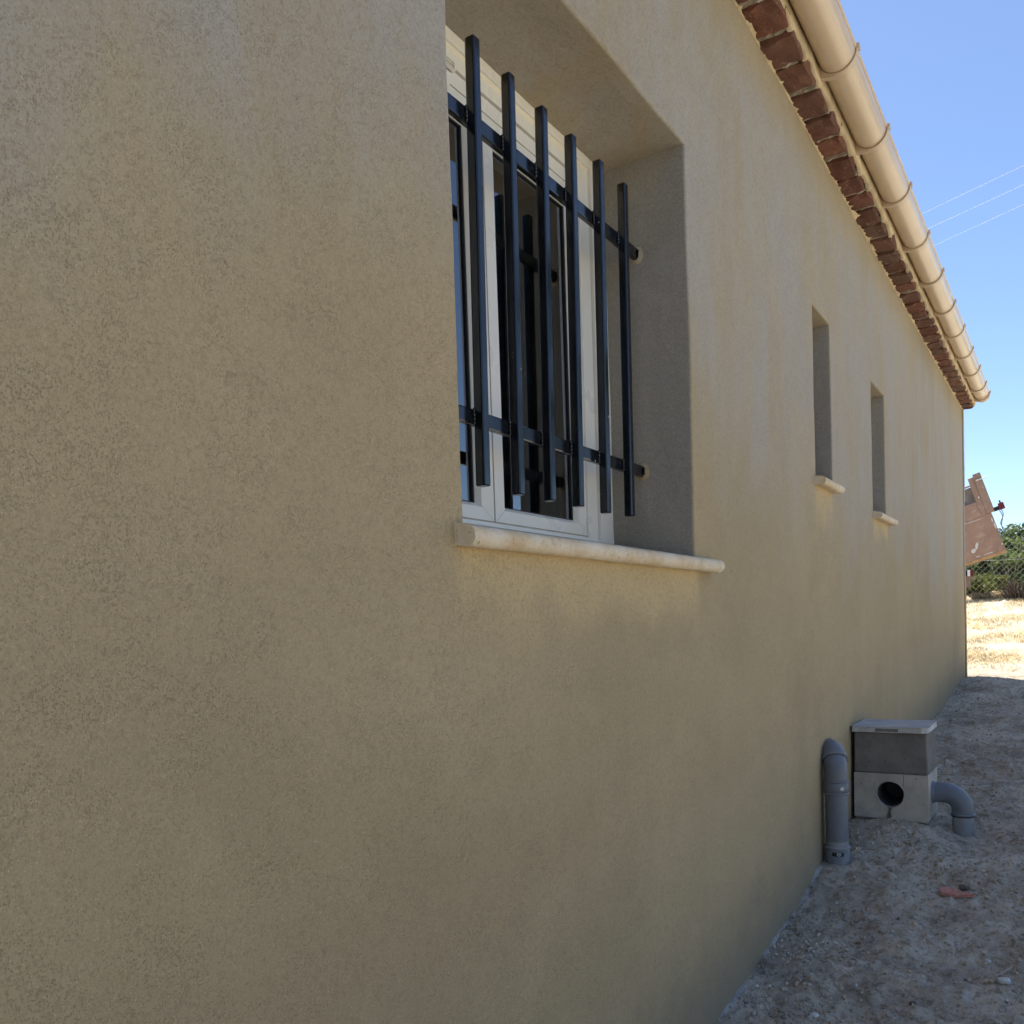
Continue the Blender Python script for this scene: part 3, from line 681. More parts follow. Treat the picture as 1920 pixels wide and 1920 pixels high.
m = MB(); m.tube([(PX, PY, -.690), (PX, PY, -.688), (PX, PY, -.642), (PX, PY, -.640)], [PR + .001, PR + .004, PR + .004, PR + .001], 32); m.obj('coupling', M['pvc'], pipe)
for zc in (-.6885, -.6415):
    m = MB(); m.tube([(PX, PY, zc - .004), (PX, PY, zc - .002), (PX, PY, zc + .002), (PX, PY, zc + .004)], [PR + .003, PR + .0062, PR + .0062, PR + .003], 32); m.obj('rim', M['pvc'], pipe)
t5 = (bp[8] - bp[6]).normalized(); m = MB()
m.tube([bp[7] - t5 * .006, bp[7] - t5 * .005, bp[7] + t5 * .005 + dW * .0004, bp[7] + t5 * .02], [PR + .002, PR + .0075, PR + .0075, PR + .005], 32); m.obj('rim', M['pvc'], pipe)
m = MB(); m.tube([bp[7] - t5 * .0095, bp[7] - t5 * .0055], [PR + .0025, PR + .0025], 32, False); m.obj('seal', M['gasket'], pipe)
m = MB(); m.tube([(PX, PY, -1.03), (PX, PY, -.905), (PX, PY, -.901)], [PR + .005, PR + .005, PR + .001], 32); m.obj('socket', M['pvc'], pipe)
m = MB(); m.tube([(PX, PY, -.908), (PX, PY, -.905), (PX, PY, -.900), (PX, PY, -.897)], [PR + .004, PR + .0075, PR + .0075, PR + .003], 32); m.obj('rim', M['pvc_dirty'], pipe)
m = MB(); m.tube([(PX, PY, -.897), (PX, PY, -.878)], PR + .0006, 32, False); m.obj('glue_smear', M['pvc_dirty'], pipe)
def on_pipe(m, a0, a1, z0, z1, r, n=6, wob=0.0):            # patch wrapped on the pipe, angle 180 = facing -X
    vs_ = []
    for i in range(n + 1):
        a = math.radians(a0 + (a1 - a0) * i / n); e_ = wob * nz(i, z0 * 50, 0, .9)
        vs_ += [(PX + math.cos(a) * r, PY + math.sin(a) * r, z0 + e_), (PX + math.cos(a) * r, PY + math.sin(a) * r, z1 - e_)]
    m.add(vs_, [(2 * i, 2 * i + 2, 2 * i + 3, 2 * i + 1) for i in range(n)])
m = MB(); on_pipe(m, 222, 168, -.932, -.917, PR + .0056); m.obj('label_strip', M['sticker'], pipe)
m = MB()
for z0, z1, a0, a1 in ((-.921, -.919, 208, 190), (-.9305, -.9285, 204, 194), (-.9285, -.921, 208, 205), (-.9285, -.921, 193, 190), (-.926, -.923, 203, 195)): on_pipe(m, a0, a1, z0, z1, PR + .0062, 3)
m.obj('label_mark', M['print'], pipe)
m = MB(); on_pipe(m, 212, 228, -.672, -.660, PR + .0046, 5, .003); m.obj('glue_mark', M['print'], pipe)

# concrete inspection box
BX0, BX1, BY0, BY1 = 4.100, 4.385, .533, .836
box = tag(empty('inspection_box', ((BX0 + BX1) / 2, (BY0 + BY1) / 2, -.9)), 'small two tone concrete drain inspection box with pale lid', 'drain box')
def holed_front(m, x, y0, y1, z0, z1, hy, hz, hr, depth):
    n = 40; outer = []; inner = []
    for j in range(n):
        a = 2 * math.pi * j / n; c, s = math.cos(a), math.sin(a)
        k_ = min(((y1 - hy) / c if c > 1e-6 else (y0 - hy) / c if c < -1e-6 else 9), ((z1 - hz) / s if s > 1e-6 else (z0 - hz) / s if s < -1e-6 else 9))
        outer.append((x, hy + c * k_, hz + s * k_)); w_ = 1 + .02 * nz(c * 2, s * 2, 0, 2.0)
        inner.append((x, hy + c * hr * w_, hz + s * hr * w_))
    back = [(x + depth, hy + (p[1] - hy) * .97, hz + (p[2] - hz) * .97) for p in inner]
    for cy_, cz_ in ((y0, z0), (y0, z1), (y1, z0), (y1, z1)):        # snap the nearest outer vertex to each corner
        i = min(range(n), key=lambda i: (outer[i][1] - cy_) ** 2 + (outer[i][2] - cz_) ** 2); outer[i] = (x, cy_, cz_)
    m.add(outer + inner + back, [(j, (j + 1) % n, n + (j + 1) % n, n + j) for j in range(n)] + [(n + j, n + (j + 1) % n, 2 * n + (j + 1) % n, 2 * n + j) for j in range(n)])
    m.add(back, [tuple(range(n))]) if False else None
    return back
m = MB(); HY, HZ, HR = .688, -.782, .0575
zb_, zt_ = -.985, -.690
holed_front(m, BX0, BY0, BY1, -.893, zt_, HY, HZ, HR, .035)
m.add([(BX0, BY0, -.893), (BX0, BY1, -.893), (BX0 + .012, BY1 - .01, -.905), (BX0 + .012, BY0 + .01, -.905), (BX0 + .012, BY1 - .01, zb_), (BX0 + .012, BY0 + .01, zb_)], [(0, 1, 2, 3), (3, 2, 4, 5)])
m.add([(BX0, BY0, -.893), (BX0, BY0, zt_), (BX1, BY0, zt_), (BX1, BY0, -.893), (BX0 + .012, BY0 + .01, -.905), (BX1, BY0 + .01, -.905), (BX0 + .012, BY0 + .01, zb_), (BX1, BY0 + .01, zb_)], [(0, 1, 2, 3), (0, 3, 5, 4), (4, 5, 7, 6)])
m.add([(BX0, BY1, -.893), (BX0, BY1, zt_), (BX1, BY1, zt_), (BX1, BY1, -.893), (BX0 + .012, BY1 - .01, -.905), (BX1, BY1 - .01, -.905), (BX0 + .012, BY1 - .01, zb_), (BX1, BY1 - .01, zb_)], [(0, 1, 2, 3), (0, 3, 5, 4), (4, 5, 7, 6)])
m.add([(BX1, BY0, zb_), (BX1, BY1, zb_), (BX1, BY1, zt_), (BX1, BY0, zt_)], [(0, 1, 2, 3)])
m.add([(BX0, BY0, zt_), (BX0, BY1, zt_), (BX1, BY1, zt_), (BX1, BY0, zt_)], [(0, 1, 2, 3)])
m.obj('lower_ring', M['conc_light'], box, 0.007, 3, 'pale concrete lower half with a round black hole')
m = MB(); n = 40                                           # dark lining of the hole and the pipe stub inside
vs_ = [(BX0 + dx, HY + math.cos(2 * math.pi * j / n) * r_, HZ + math.sin(2 * math.pi * j / n) * r_) for dx, r_ in ((.030, .0565), (.036, .051), (.22, .051)) for j in range(n)]
m.add(vs_, [(i * n + j, i * n + (j + 1) % n, (i + 1) * n + (j + 1) % n, (i + 1) * n + j) for i in range(2) for j in range(n)], True); m.add(vs_[-n:], [tuple(range(n))])
m.obj('hole_lining', M['black'], box)
m = MB(); n = 40                                           # collar of smoothed mortar round the hole
vs_ = []
for dx, r_ in ((-.0006, .0618), (-.0022, .0605), (-.0022, .0580), (.004, .0565)):
    for j in range(n):
        a = 2 * math.pi * j / n; w_ = 1 + .03 * nz(math.cos(a), math.sin(a), r_ * 9, 2.2); vs_.append((BX0 + dx, HY + math.cos(a) * r_ * w_, HZ + math.sin(a) * r_ * w_))
m.add(vs_, [(i * n + j, i * n + (j + 1) % n, (i + 1) * n + (j + 1) % n, (i + 1) * n + j) for i in range(3) for j in range(n)], True)
m.obj('mortar_collar', M['conc_light'], box)
m = MB(); pr_ = [(.698, -.838), (.693, -.846), (.6955, -.858), (.699, -.872), (.7005, -.891), (.680, -.891), (.682, -.872), (.6855, -.858), (.683, -.846), (.677, -.838)]
m.add([(BX0 - .0030, y, z) for y, z in pr_], [tuple(range(10))]); m.obj('wet_stain', M['wet'], box)
m = MB(); m.box(BX0 - .002, BX0 + .01, .6300, .6315, -.745, -.692); m.obj('mould_line', M['wet'], box)
m = MB(); m.prism_x([(BY0 + .001, -.6885), (BY1 - .001, -.6885), (BY1 - .003, -.508), (BY0 + .006, -.508)], BX0 + .002, BX1 - .002)
m.obj('upper_ring', M['conc_dark'], box, 0.008, 3, 'dark grey concrete upper half')
m = MB(); ch = .03
top = [(BX0 - .008, BY1 + .004), (BX0 - .008, BY0 + .022), (BX0 + .012, BY0 + .0), (BX1 + .015, BY0 + .0), (BX1 + .015, BY1 + .004)]
k_ = len(top); vs_ = [(x, y, -.5075) for x, y in top] + [(x, y, -.483) for x, y in top]
m.add(vs_, [tuple(range(k_)), tuple(range(2 * k_ - 1, k_ - 1, -1))] + [(i, (i + 1) % k_, k_ + (i + 1) % k_, k_ + i) for i in range(k_)])
m.obj('lid', M['lid'], box, 0.004, 2)
m = MB(); m.box(BX0 - .0092, BX0 - .002, .648, .742, -.5042, -.4905); m.obj('lid_slot', M['conc_dark'], box)
m = MB()
for i in range(7):
    y = .637 - i * .0065 - .002 * (i % 2); m.add([(BX0 - .0089, y, -.503 + .002 * (i % 3)), (BX0 - .0089, y - .0025, -.503), (BX0 - .0089, y - .0035, -.491 - .002 * (i % 2)), (BX0 - .0089, y - .001, -.4905)], [(0, 1, 2, 3)])
m.obj('paint_drips', M['print'], box)

# side outlet elbow
QX, QZ, QR, QY = 4.215, -.778, .0432, .413
el = tag(empty('elbow_pipe', (QX, QY, -0.95)), 'grey plastic elbow pipe running from the concrete box into the ground', 'pipe')
bp2 = bend((QX, QY + .072, QZ), (0, -1, 0), (0, 0, -1), .072, 14)
m = MB(); m.tube([(QX, .545, QZ), (QX, QY + .073, QZ)] + bp2 + [(QX, QY, -.875)], QR + .001, 32); m.obj('elbow', M['pvc'], el)
m = MB(); m.tube([(QX, .560, QZ), (QX, .522, QZ), (QX, .520, QZ)], [QR + .005, QR + .005, QR + .001], 32); m.obj('socket', M['pvc'], el)
m = MB(); m.tube([(QX, QY, -.872), (QX, QY, -.870), (QX, QY, -.864), (QX, QY, -.862)], [QR + .002, QR + .0062, QR + .0062, QR + .001], 32); m.obj('rim', M['pvc'], el)
m = MB(); m.tube([(QX, QY, -.876), (QX, QY, -.872)], QR + .0045, 32, False); m.obj('seal', M['gasket'], el)
m = MB(); m.tube([(QX, QY, -.874), (QX - .004, QY, -1.05)], QR - .001, 32); m.obj('pipe', M['pvc_dirty'], el)

# ------------------------------------------------------------------ loose stones, shards, sticks
def rock(name, loc, size, mat, seed, label=None, cat=None, flat=.6, group=None):
    bm = bmesh.new(); bmesh.ops.create_icosphere(bm, subdivisions=2, radius=1)
    for v in bm.verts:
        q = 1 + .38 * noise.noise(v.co * 1.3 + Vector((seed, seed * 2, 0))) + .16 * noise.noise(v.co * 3.1 + Vector((0, seed, seed)))
        v.co = Vector((v.co.x * size * q, v.co.y * size * .8 * q, v.co.z * size * flat * q))
    bmesh.ops.rotate(bm, verts=bm.verts, matrix=Matrix.Rotation(seed * 1.7, 3, 'Z'))
    me = bpy.data.meshes.new(name); bm.to_mesh(me); bm.free(); me.materials.append(mat)
    o = bpy.data.objects.new(name, me); COL.objects.link(o); x, y = loc; o.location = (x, y, ground_z(x, y) + size * flat * .35)
    if label: tag(o, label, cat, group)
    return o
rock('stone', (2.862, .180), .018, M['white_stone'], 1.3, 'whitish stone lying beside the pale stick', 'stone')
rock('stone', (2.995, .232), .011, M['white_stone'], 4.1, 'small white stone behind the pale stick', 'stone')
rock('stone', (2.46, .62), .012, M['white_stone'], 6.6, 'small white stone on the dirt near the foot of the wall', 'stone')
rock('earth_clod', (3.50, .345), .020, M['clod'], 2.2, 'dark clod of earth behind the red shard', 'clod', .5)
rock('earth_clod', (2.66, .395), .014, M['clod'], 7.4, 'brown clod of earth in the foreground dirt', 'clod', .7)
rock('stone', (3.05, .135), .016, M['stone'], 9.2, 'grey stone at the right edge of the dirt', 'stone')
m = MB(); sx, sy = 3.43, .362; bz = ground_z(sx, sy, False) + .012
out = [(.022, .056), (.030, .030), (.006, -.012), (-.026, -.060), (-.018, -.012), (-.004, .046)]
vs_ = [(sx + a, sy + b, ground_z(sx + a, sy + b) + .006 + .010 * (b > .0)) for a, b in out] + [(sx + a, sy + b, ground_z(sx + a, sy + b) + .014 + .012 * (b > .0)) for a, b in out]
m.add(vs_, [tuple(range(6)), tuple(range(11, 5, -1))] + [(i, (i + 1) % 6, 6 + (i + 1) % 6, 6 + i) for i in range(6)])
tag(m.obj('tile_shard', M['shard'], None, 0.001, 1), 'pinkish red shard of broken clay tile on the dirt', 'tile shard')
m = MB(); m.tube([(2.855 + .105 * i / 6, .207 - .043 * i / 6 + .003 * math.sin(i * 2), ground_z(2.855 + .105 * i / 6, .207 - .043 * i / 6, False) + .013 + .004 * math.sin(i)) for i in range(7)], [.002, .0028, .003, .0028, .003, .0026, .0015], 7)
tag(m.obj('stick', M['wood']), 'thin pale stick lying on the dirt', 'stick')

def scatter(name, count, seed, smin, smax, power, mat, label, lump, dens, sink):
    bm = bmesh.new(); bmesh.ops.create_icosphere(bm, subdivisions=1, radius=1); base = [v.co.copy() for v in bm.verts]; bf = [tuple(v.index for v in f.verts) for f in bm.faces]; bm.free()
    keep = [f for f in bf if sum(base[i].z for i in f) > -1.6]
    shapes = [[p * (1 + lump * noise.noise(p * 1.5 + Vector((s_ * 3.1, 0, s_)))) for p in base] for s_ in range(14)]
    m = MB(); r = random.Random(seed); vv = []; ff = []
    for i in range(count):
        x = 1.9 * (8.9 / 1.9) ** (r.random() ** 1.25); y = r.uniform(-.25, .845)
        if r.random() > dens + 1.1 * max(0, fb(x, y, 2.3, seed * 1.1, 3) + .2): continue
        if BX0 - .02 < x < BX1 and BY0 - .01 < y or (x - PX) ** 2 + (y - PY) ** 2 < .0025 or (x - QX) ** 2 + (y - QY) ** 2 < .0025: continue
        sz = smin + (smax - smin) * r.random() ** power; ca, sa = math.cos(i * 2.4), math.sin(i * 2.4); z = ground_z(x, y); fl = r.uniform(.5, .95); o_ = len(vv)
        vv += [(x + (p.x * ca - p.y * sa) * sz, y + (p.x * sa + p.y * ca) * sz * .8, z + p.z * sz * fl + sz * sink) for p in shapes[i % 14]]
        ff += [(a_ + o_, b_ + o_, c_ + o_) for a_, b_, c_ in keep]
    m.v = vv; m.f = ff; m.sm = [False] * len(ff)
    me = bpy.data.meshes.new(name); me.from_pydata(vv, [], ff)
    return tag(put(name, me, mat), label, name.split('_')[-1], kind='stuff')
scatter('gravel', 16000, 5, .0017, .0088, 4, M['stone'], 'loose pale pebbles scattered over the dirt beside the wall', .45, .10, .2)
scatter('soil_crumbs', 20000, 9, .0025, .0115, 3.4, M['crumb'], 'rough crumbs and small clods of grey brown soil beside the wall', .6, .06, .05)

def blades(name, spots, mat, hmin, hmax, wd, lean, label, cat, seed):
    m = MB(); r = random.Random(seed)
    for x, y in spots:
        z = ground_z(x, y) - .004; h = r.uniform(hmin, hmax); a = r.uniform(0, 6.283); l = h * r.uniform(.3, 1) * lean; w_ = wd * r.uniform(.6, 1.4)
        dx, dy = math.cos(a), math.sin(a); px, py = -dy * w_, dx * w_
        p1 = (x + dx * l * .35, y + dy * l * .35, z + h * .65); p2 = (x + dx * l, y + dy * l, z + h)
        m.add([(x - px, y - py, z), (x + px, y + py, z), (p1[0] + px * .8, p1[1] + py * .8, p1[2]), (p1[0] - px * .8, p1[1] - py * .8, p1[2]), p2], [(0, 1, 2, 3), (3, 2, 4)])
    return tag(m.obj(name, mat), label, cat, kind='stuff')
r = random.Random(11); sp = []
while len(sp) < 34000:
    x = 9.45 + 8.5 * r.random() ** 1.1; y = r.uniform(-2.6, 3.2) if r.random() < .45 else x * r.uniform(.01, .11)
    if x < 9.9 and r.random() < .7: continue
    if r.random() < .45 + .8 * fb(x, y, 1.6, 2.0, 3): sp.append((x, y))
blades('dry_grass', sp, M['straw'], .008, .05, .0026, 2.6, 'pale sunlit mown straw covering the field behind the house', 'grass', 3)
sp = []
while len(sp) < 900:
    x = r.uniform(2.0, 8.8); y = r.uniform(.0, .82)
    if fb(x, y, 1.9, 6.3, 3) > .22: sp.append((x, y))
blades('dead_grass', sp, M['wood'], .008, .035, .0011, 2.0, 'sparse dead grass wisps on the dirt beside the wall', 'grass', 4)

# ------------------------------------------------------------------ tipped brown trailer beyond the corner
TX, TS = 15.0, 1.111
C0 = Vector((0, .8456, .9233)); U = Vector((0, .952, -.304)) * TS; W = Vector((0, .304, .952)) * TS
tr_ = tag(empty('tipped_trailer', (TX + .4, 1.6, ground_z(TX, 1.6, False))), 'tilted scuffed brown tipper body with lamps beyond the house corner', 'trailer')
def slab(m, u0, u1, v0, v1, x0, x1):
    vs_ = []
    for x in (x0, x1):
        for u, v in ((u0, v0), (u1, v0), (u1, v1), (u0, v1)):
            p = C0 + U * u + W * v; vs_.append((x, p.y, p.z))
    m.add(vs_, [(0, 1, 2, 3), (7, 6, 5, 4), (0, 4, 5, 1), (1, 5, 6, 2), (2, 6, 7, 3), (3, 7, 4, 0)]); return m
m = MB(); slab(m, 0, 1.25, 0.012, .55, TX, TX + .05); slab(m, .12, 1.25, .551, .755, TX + .001, TX + .05); m.obj('tail_panel', M['brown'], tr_, 0.006)
m = MB(); slab(m, .05, .119, .551, 1.09, TX - .004, TX + .05); slab(m, .119, 1.25, .985, 1.003, TX - .004, TX + .05); m.obj('upright', M['brown2'], tr_, 0.004)
m = MB(); slab(m, -.045, .049, .553, 1.12, TX - .02, TX + .06); m.obj('corner_post', M['brown2'], tr_, 0.006)
m = MB(); slab(m, .12, 1.25, .756, .984, TX + .10, TX + .12); m.obj('recess_panel', M['steel'], tr_)
m = MB(); slab(m, 0, 1.25, -.012, .011, TX + .031, TX + .30); m.obj('floor', M['brown2'], tr_, 0.003)
m = MB(); slab(m, 0, 1.25, -.010, .011, TX - .004, TX + .03); m.obj('floor_edge', M['rust'], tr_, 0.003)
m = MB(); slab(m, 0.004, .04, .02, .55, TX + .051, TX + .30); slab(m, 1.21, 1.246, .02, .75, TX + .051, TX + .30); slab(m, 0.01, 1.24, .02, .75, TX + .27, TX + .30); m.obj('side_board', M['brown'], tr_)
p = C0 + U * -.10 + W * .575; m = MB()
slab(m, -.175, -.105, .54, .63, TX - .03, TX + .03); m.obj('lamp', M['red'], tr_, 0.01, 2)
m = MB(); slab(m, -.150, -.130, .61, .665, TX - .02, TX + .02); slab(m, -.105, -.04, .545, .60, TX - .012, TX + .012); m.obj('lamp_bracket', M['rubber'], tr_, 0.003)
for k_, (du, amp) in enumerate(((-.10, .035), (-.125, .02))):
    m = MB(); q0 = C0 + U * du + W * .54; q1 = C0 + U * -.01 + W * (.18 + .08 * k_)
    m.tube([(TX - .01, q0.y + (q1.y - q0.y) * i / 12 - amp * math.sin(math.pi * i / 12) - .02 * math.sin(i * .9), q0.z + (q1.z - q0.z) * i / 12 - .05 * math.sin(math.pi * i / 12)) for i in range(13)], .006, 6); m.obj('cable', M['bluecable'], tr_)
m = MB(); a = C0 + U * .03 + W * 1.03; b = C0 + U * -.12 + W * 1.02; m.tube([(TX - .03, a.y, a.z), (TX - .03, b.y, b.z)], .008, 6); m.obj('hook_rod', M['white'], tr_)
for u, v, su, sv, ang in ((.30, .19, .02, .055, .5), (.36, .14, .03, .03, .3), (.02, .45, .008, .03, 0), (.012, .37, .010, .05, 0), (.012, .10, .01, .012, 0), (.07, .80, .012, .014, .2), (.2, .04, .06, .006, 0), (.33, .045, .03, .007, 0), (.25, .52, .16, .004, .03)):
    m = MB(); n = 9; pts = []
    for j in range(n):
        t_ = 2 * math.pi * j / n; rr = 1 + .4 * nz(j * 1.3, u * 9, v * 9, 1.0); pu, pv = math.cos(t_) * su * rr, math.sin(t_) * sv * rr
        q = C0 + U * (u + pu * math.cos(ang) - pv * math.sin(ang)) + W * (v + pu * math.sin(ang) + pv * math.cos(ang)); pts.append((TX - .0055, q.y, q.z))
    m.add(pts, [tuple(range(n))]); m.obj('paint_chip', M['white_stone'], tr_)
def tbox(x0, x1, y0, y1, z0, z1): m.box(TX + x0, TX + x1, y0 * TS, y1 * TS, z0 * TS, z1 * TS)
m = MB(); tbox(-.01, .04, 1.14, 2.4, .485, .512); tbox(0, .05, 1.19, 1.26, .36, .4845); tbox(0, .06, 1.24, 1.30, .5125, .70); m.obj('light_bar', M['brown2'], tr_, 0.003)
m = MB(); tbox(-.03, .02, 1.146, 1.186, .514, .596); m.obj('lamp', M['red'], tr_, 0.006)
m = MB(); tbox(-.03, .02, 1.187, 1.222, .514, .600); m.obj('lamp', M['white'], tr_, 0.006)
m = MB(); tbox(-.03, .02, 1.223, 1.29, .514, .592); m.obj('lamp', M['rubber'], tr_, 0.006)
gz = ground_z(TX + .2, 1.8, False)
m = MB(); m.box(TX + .05, TX + .50, 1.92, 2.00, gz + .42, gz + .52); m.box(TX + .05, TX + .50, 3.2, 3.28, gz + .42, gz + .52); m.box(TX + .2, TX + .3, 2.01, 3.19, gz + .43, gz + .51); m.box(TX + .1, TX + .18, 2.01, 2.09, gz + .53, gz + .72); m.obj('chassis', M['steel'], tr_, 0.004)
for yy in (1.72, 3.5):
    m = MB(); n = 28; vs_ = []
    for dy, rr in ((-.08, .20), (-.09, .27), (-.07, .30), (.07, .30), (.09, .27), (.08, .20)):
        for j in range(n): vs_.append((TX + .22 + math.cos(6.2832 * j / n) * rr, yy + dy + .0, gz + .30 + math.sin(6.2832 * j / n) * rr))
    m.add(vs_, [(i * n + j, i * n + (j + 1) % n, ((i + 1) % 6) * n + (j + 1) % n, ((i + 1) % 6) * n + j) for i in range(6) for j in range(n)], True)
    wh = m.obj('wheel', M['rubber'], tr_)
    m = MB(); m.tube([(TX + .22, yy - .06, gz + .30), (TX + .22, yy + .06, gz + .30)], .2, 20); m.obj('rim', M['steel'], wh)

# ------------------------------------------------------------------ chain-link fence
fence = tag(empty('chain_link_fence', (15.6, 0, ground_z(15.6, 0, False))), 'thin galvanised chain link fence in front of the green bushes', 'fence')
FX = 15.75; fy0, fy1 = -9.0, 8.0; fz0 = .18; fh = 1.22; cell = .092
m = MB()
def fz(y): return fz0 + (ground_z(FX, y, False) - ground_z(FX, .8, False)) * .9 + .02 * math.sin(y * .8)
def fwire(y0, z0, y1, z1, rr=.0007):
    dy, dz = y1 - y0, z1 - z0; L = math.hypot(dy, dz); ny_, nz_ = -dz / L * rr, dy / L * rr
    m.add([(FX - rr, y0, z0), (FX + rr * .6, y0 + ny_, z0 + nz_), (FX + rr * .6, y0 - ny_, z0 - nz_), (FX - rr, y1, z1), (FX + rr * .6, y1 + ny_, z1 + nz_), (FX + rr * .6, y1 - ny_, z1 - nz_)], [(0, 1, 4, 3), (1, 2, 5, 4), (2, 0, 3, 5)])
kk = int((fy1 - fy0) / cell)
for i in range(kk):
    for sg in (1, -1):
        y0 = fy0 + i * cell; y1 = y0 + sg * (fh + .03); y1 = max(fy0, min(fy1, y1)); f_ = abs(y1 - y0) / (fh + .03)
        if f_ > .05: fwire(y0, fz(y0), y1, fz(y1) + (fh + .03) * f_)
m.obj('wire_mesh', M['wire'], fence)
for hh in (.05, .62, 1.18):
    m = MB(); m.tube([(FX + .004, fy0 + (fy1 - fy0) * i / 24, fz(fy0 + (fy1 - fy0) * i / 24) + hh + .01 * math.sin(i)) for i in range(25)], .002, 5); m.obj('tension_wire', M['wire'], fence)
for y in (-8.4, -5.6, -2.6, 2.9, 5.8):
    m = MB(); m.tube([(FX + .03, y, fz(y) - .4), (FX + .03, y, fz(y) + 1.3), (FX + .03, y, fz(y) + 1.31)], [.022, .022, .008], 10); m.obj('post', M['steel'], fence)

# ------------------------------------------------------------------ trees, bushes, scrub
def leaf_cloud(m, lobes, count, size, r):
    tot = sum(l[3] ** 2 for l in lobes)
    for cx, cy, cz, rr in lobes:
        for i in range(int(count * rr * rr / tot)):
            d = Vector((r.gauss(0, 1), r.gauss(0, 1), r.gauss(0, 1))).normalized()
            q = rr * (r.random() ** .4) * (1 + .35 * noise.noise(d * 2.2 + Vector((cx, cy, cz))))
            p = Vector((cx, cy, cz)) + Vector((d.x * q, d.y * q, d.z * q * .85))
            a = Vector((r.gauss(0, 1), r.gauss(0, 1), r.gauss(0, 1))).normalized(); b = a.orthogonal().normalized(); b.rotate(Matrix.Rotation(r.random() * 6.28, 3, a))
            c = a.cross(b); s_ = size * r.uniform(.6, 1.4)
            m.add([p - b * s_, p + c * s_ * .45, p + b * s_, p - c * s_ * .45], [(0, 1, 2, 3)])
def tree(x, y, h, wd, mat, seed, label, cat='tree', name='tree', n=7000, leaf=.05, low=.15, group=None):
    r = random.Random(seed); z0 = ground_z(x, y, False)
    t = tag(empty(name, (x, y, z0)), label, cat, group)
    m = MB(); limbs = []
    ns = 4 if h < 2.5 else 2
    lobes = []
    for k in range(13):
        a = r.uniform(0, 6.283); q = r.random() ** .6 * wd * .62; zz = z0 + h * (low + (1 - low) * r.uniform(.05, .86) * (1 - .35 * q / wd))
        lobes.append((x + math.cos(a) * q, y + math.sin(a) * q, zz, wd * r.uniform(.25, .42)))
    base = Vector((x, y, z0 - .1)); mid = Vector((x + r.uniform(-.1, .1) * wd, y + r.uniform(-.1, .1) * wd, z0 + h * .35))
    m.tube([base, (base + mid) / 2 + Vector((.03, .02, 0)), mid, Vector((x, y, z0 + h * .75))], [.045 * h * .5, .036 * h * .5, .028 * h * .5, .01 * h * .5], 8)
    for lb in lobes[:9]:
        e = Vector(lb[:3]); s_ = base.lerp(mid, r.uniform(.5, 1)); m.tube([s_, s_.lerp(e, .5) + Vector((0, 0, .06 * h)), e], [.016 * h * .5, .011 * h * .5, .004 * h * .5], 6)
    m.obj('trunk', M['bark'], t)
    m = MB(); leaf_cloud(m, lobes, n, leaf, r); m.obj('crown', mat, t)
    return t
tree(17.4, 1.02, 1.12, .60, M['leaf_mid'], 1, 'bright green bush just right of the brown tipper body', 'bush', 'bush', 9000, .035, .0)
tree(17.6, 1.62, 1.00, .58, M['leaf_mid'], 2, 'light green bush low behind the fence beside the house corner', 'bush', 'bush', 8000, .032, .0)
tree(16.6, 1.48, .42, .40, M['leaf_yellow'], 3, 'low yellow green shrub at the foot of the fence by the corner', 'shrub', 'shrub', 4200, .026, .0)
tree(16.4, 1.16, .34, .30, M['leaf_yellow'], 13, 'small yellowish shrub beneath the dark gap in the bushes', 'shrub', 'shrub', 3000, .024, .0)
tree(19.6, .86, 1.32, .95, M['leaf_dark'], 4, 'dark green tree at the right edge behind the fence', 'tree', 'tree', 11000, .045, .05)
tree(20.4, 1.75, 1.15, 1.0, M['leaf_dark'], 5, 'dark shaded tree seen under the tipper body', 'tree', 'tree', 11000, .045, .0)
tree(17.1, .66, .78, .44, M['leaf_mid'], 6, 'leafy green bush above the brush pile', 'bush', 'bush', 6500, .034, .1)
tree(22.5, -.6, 2.0, 1.3, M['leaf_dark'], 7, 'dark broad tree out past the right edge of the frame', 'tree', 'tree', 9000, .06)
tree(21.5, -3.4, 2.2, 1.5, M['leaf_mid'], 8, 'light green tree far to the right behind the fence', 'tree', 'tree', 9000, .06)
tree(22.8, 3.6, 1.5, 1.3, M['leaf_dark'], 9, 'dark tree hidden behind the house and tipper', 'tree', 'tree', 9000, .06)
tree(13.2, -9.6, 4.3, 1.9, M['leaf_mid'], 10, 'leafy tree across the plot mirrored in the left window pane', 'tree', 'tree', 12000, .07, .25)
tree(9.4, -12.5, 4.4, 2.1, M['leaf_dark'], 12, 'dark tree across the plot facing the house', 'tree', 'tree', 10000, .08, .2)

tree(15.3, -6.1, 9.0, 1.75, M['leaf_dark'], 33, 'tall column of dark foliage across the plot mirrored in the right window pane', 'tree', 'tree', 16000, .09, .08)
tree(-3.6, -3.0, 6.4, 2.9, M['leaf_dark'], 31, 'unseen tall dark tree added behind the photographer to cut light on the wall', 'tree', 'tree', 22000, .11, .05)  # unseen, added to cut light reaching the wall and reveals from behind
tree(-7.5, -8.5, 6.8, 3.4, M['leaf_mid'], 32, 'unseen tall green tree added farther behind the photographer to dim the light', 'tree', 'tree', 14000, .11, .1)  # second unseen tree, added to dim light from behind the camera

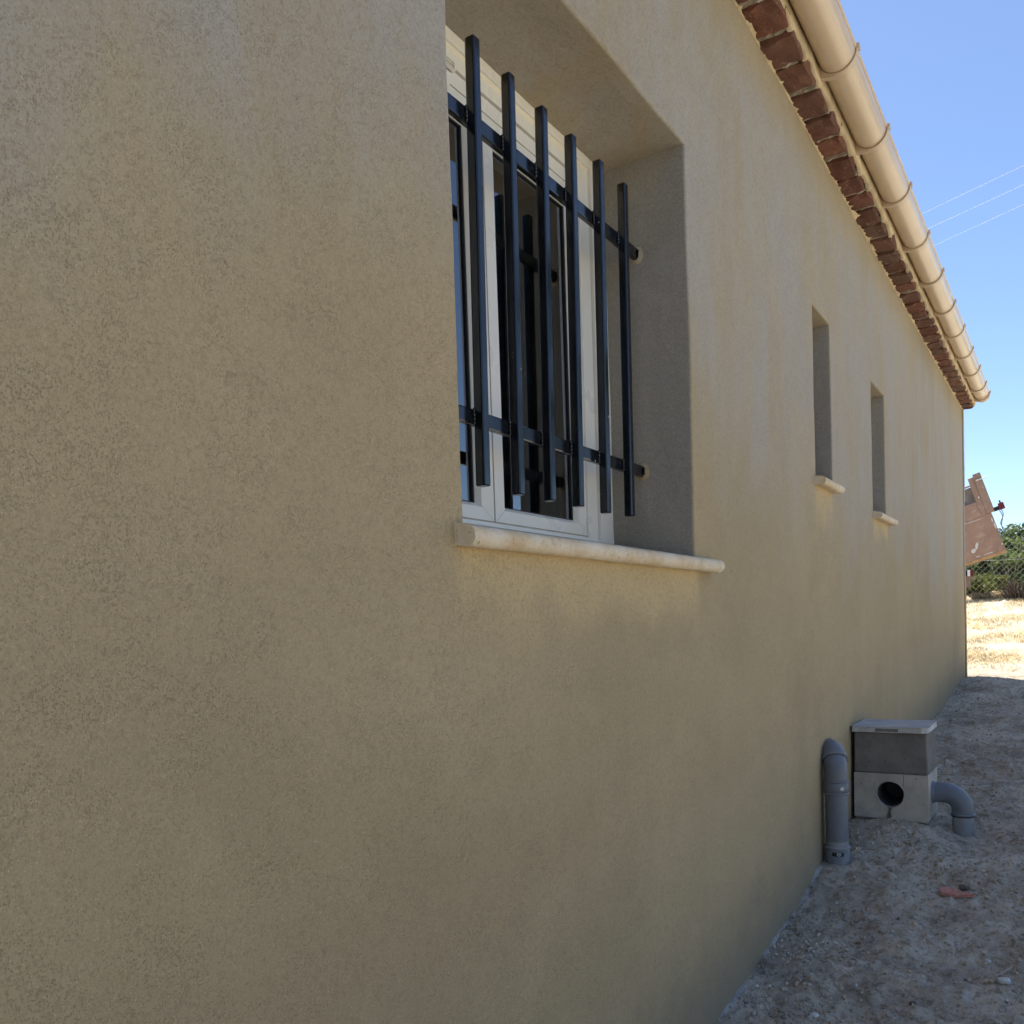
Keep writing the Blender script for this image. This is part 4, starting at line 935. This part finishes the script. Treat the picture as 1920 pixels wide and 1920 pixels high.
def brush(x, y, h, wd, n, mat, seed, name, label, cat, up=.6, rr=.008, leaves=0, lm=None):
    r = random.Random(seed); z0 = ground_z(x, y, False); t = tag(empty(name, (x, y, z0)), label, cat); m = MB()
    for i in range(n):
        a = r.uniform(0, 6.283); q = r.random() * wd * .5; s_ = Vector((x + math.cos(a) * q * .6, y + math.sin(a) * q * .6, z0 - .02))
        e = s_ + Vector((math.cos(a) * wd * r.uniform(.2, .7), math.sin(a) * wd * r.uniform(.2, .7), h * r.uniform(.25, 1) * up + .02))
        mid = s_.lerp(e, .5) + Vector((r.uniform(-.05, .05), r.uniform(-.05, .05), r.uniform(.0, .12) * h))
        w_ = rr * r.uniform(.5, 1.3); m.tube([s_, mid, e], [w_, w_ * .8, w_ * .3], 5, False)
    m.obj('branches', mat, t)
    if leaves:
        m = MB(); leaf_cloud(m, [(x + r.uniform(-.4, .4) * wd, y + r.uniform(-.4, .4) * wd, z0 + h * r.uniform(.2, .7), wd * .28) for k in range(7)], leaves, .016, r); m.obj('leaves', lm, t)
    return t
brush(14.9, .68, .36, .38, 130, M['twig'], 21, 'brush_pile', 'heap of dark dead branches at the right edge below the bush', 'brush pile', 1.0, .009)
brush(15.1, 1.17, .14, .26, 90, M['dryleaf'], 22, 'dry_shrub', 'grey brown withered scrub at the field edge by the house corner', 'shrub', 1.0, .004, 700, M['dryleaf'])
brush(15.3, .98, .13, .30, 90, M['dryleaf'], 23, 'dry_shrub', 'pale dry scrub between the corner scrub and the brush pile', 'shrub', 1.0, .004, 600, M['straw'])
brush(16.9, .95, .9, .35, 14, M['wood'], 24, 'bare_sapling', 'bare pale twigs standing in the dark gap behind the fence', 'sapling', 1.0, .006)

# ------------------------------------------------------------------ overhead wires
for (x0, y0, x1, y1), lab in (((17.088, 2.195, 16.26, .598), 'uppermost of the three pale overhead wires in the sky'), ((17.814, 2.213, 16.975, .628), 'middle one of the three pale overhead wires in the sky'), ((18.679, 2.205, 17.78, .661), 'lowest of the three pale overhead wires in the sky')):
    dx, dy = x1 - x0, y1 - y0; m = MB(); pts = []
    for i in range(41):
        t_ = -14 + 28 * i / 40; pts.append((x0 + dx * t_, y0 + dy * t_, 7.0 + .0022 * (t_ - .5) ** 2))
    m.tube(pts, .0016, 6)
    tag(m.obj('overhead_wire', M['cable']), lab, 'wire', 'overhead wires')

for o in bpy.data.objects:
    if '_base' in o: del o['_base']
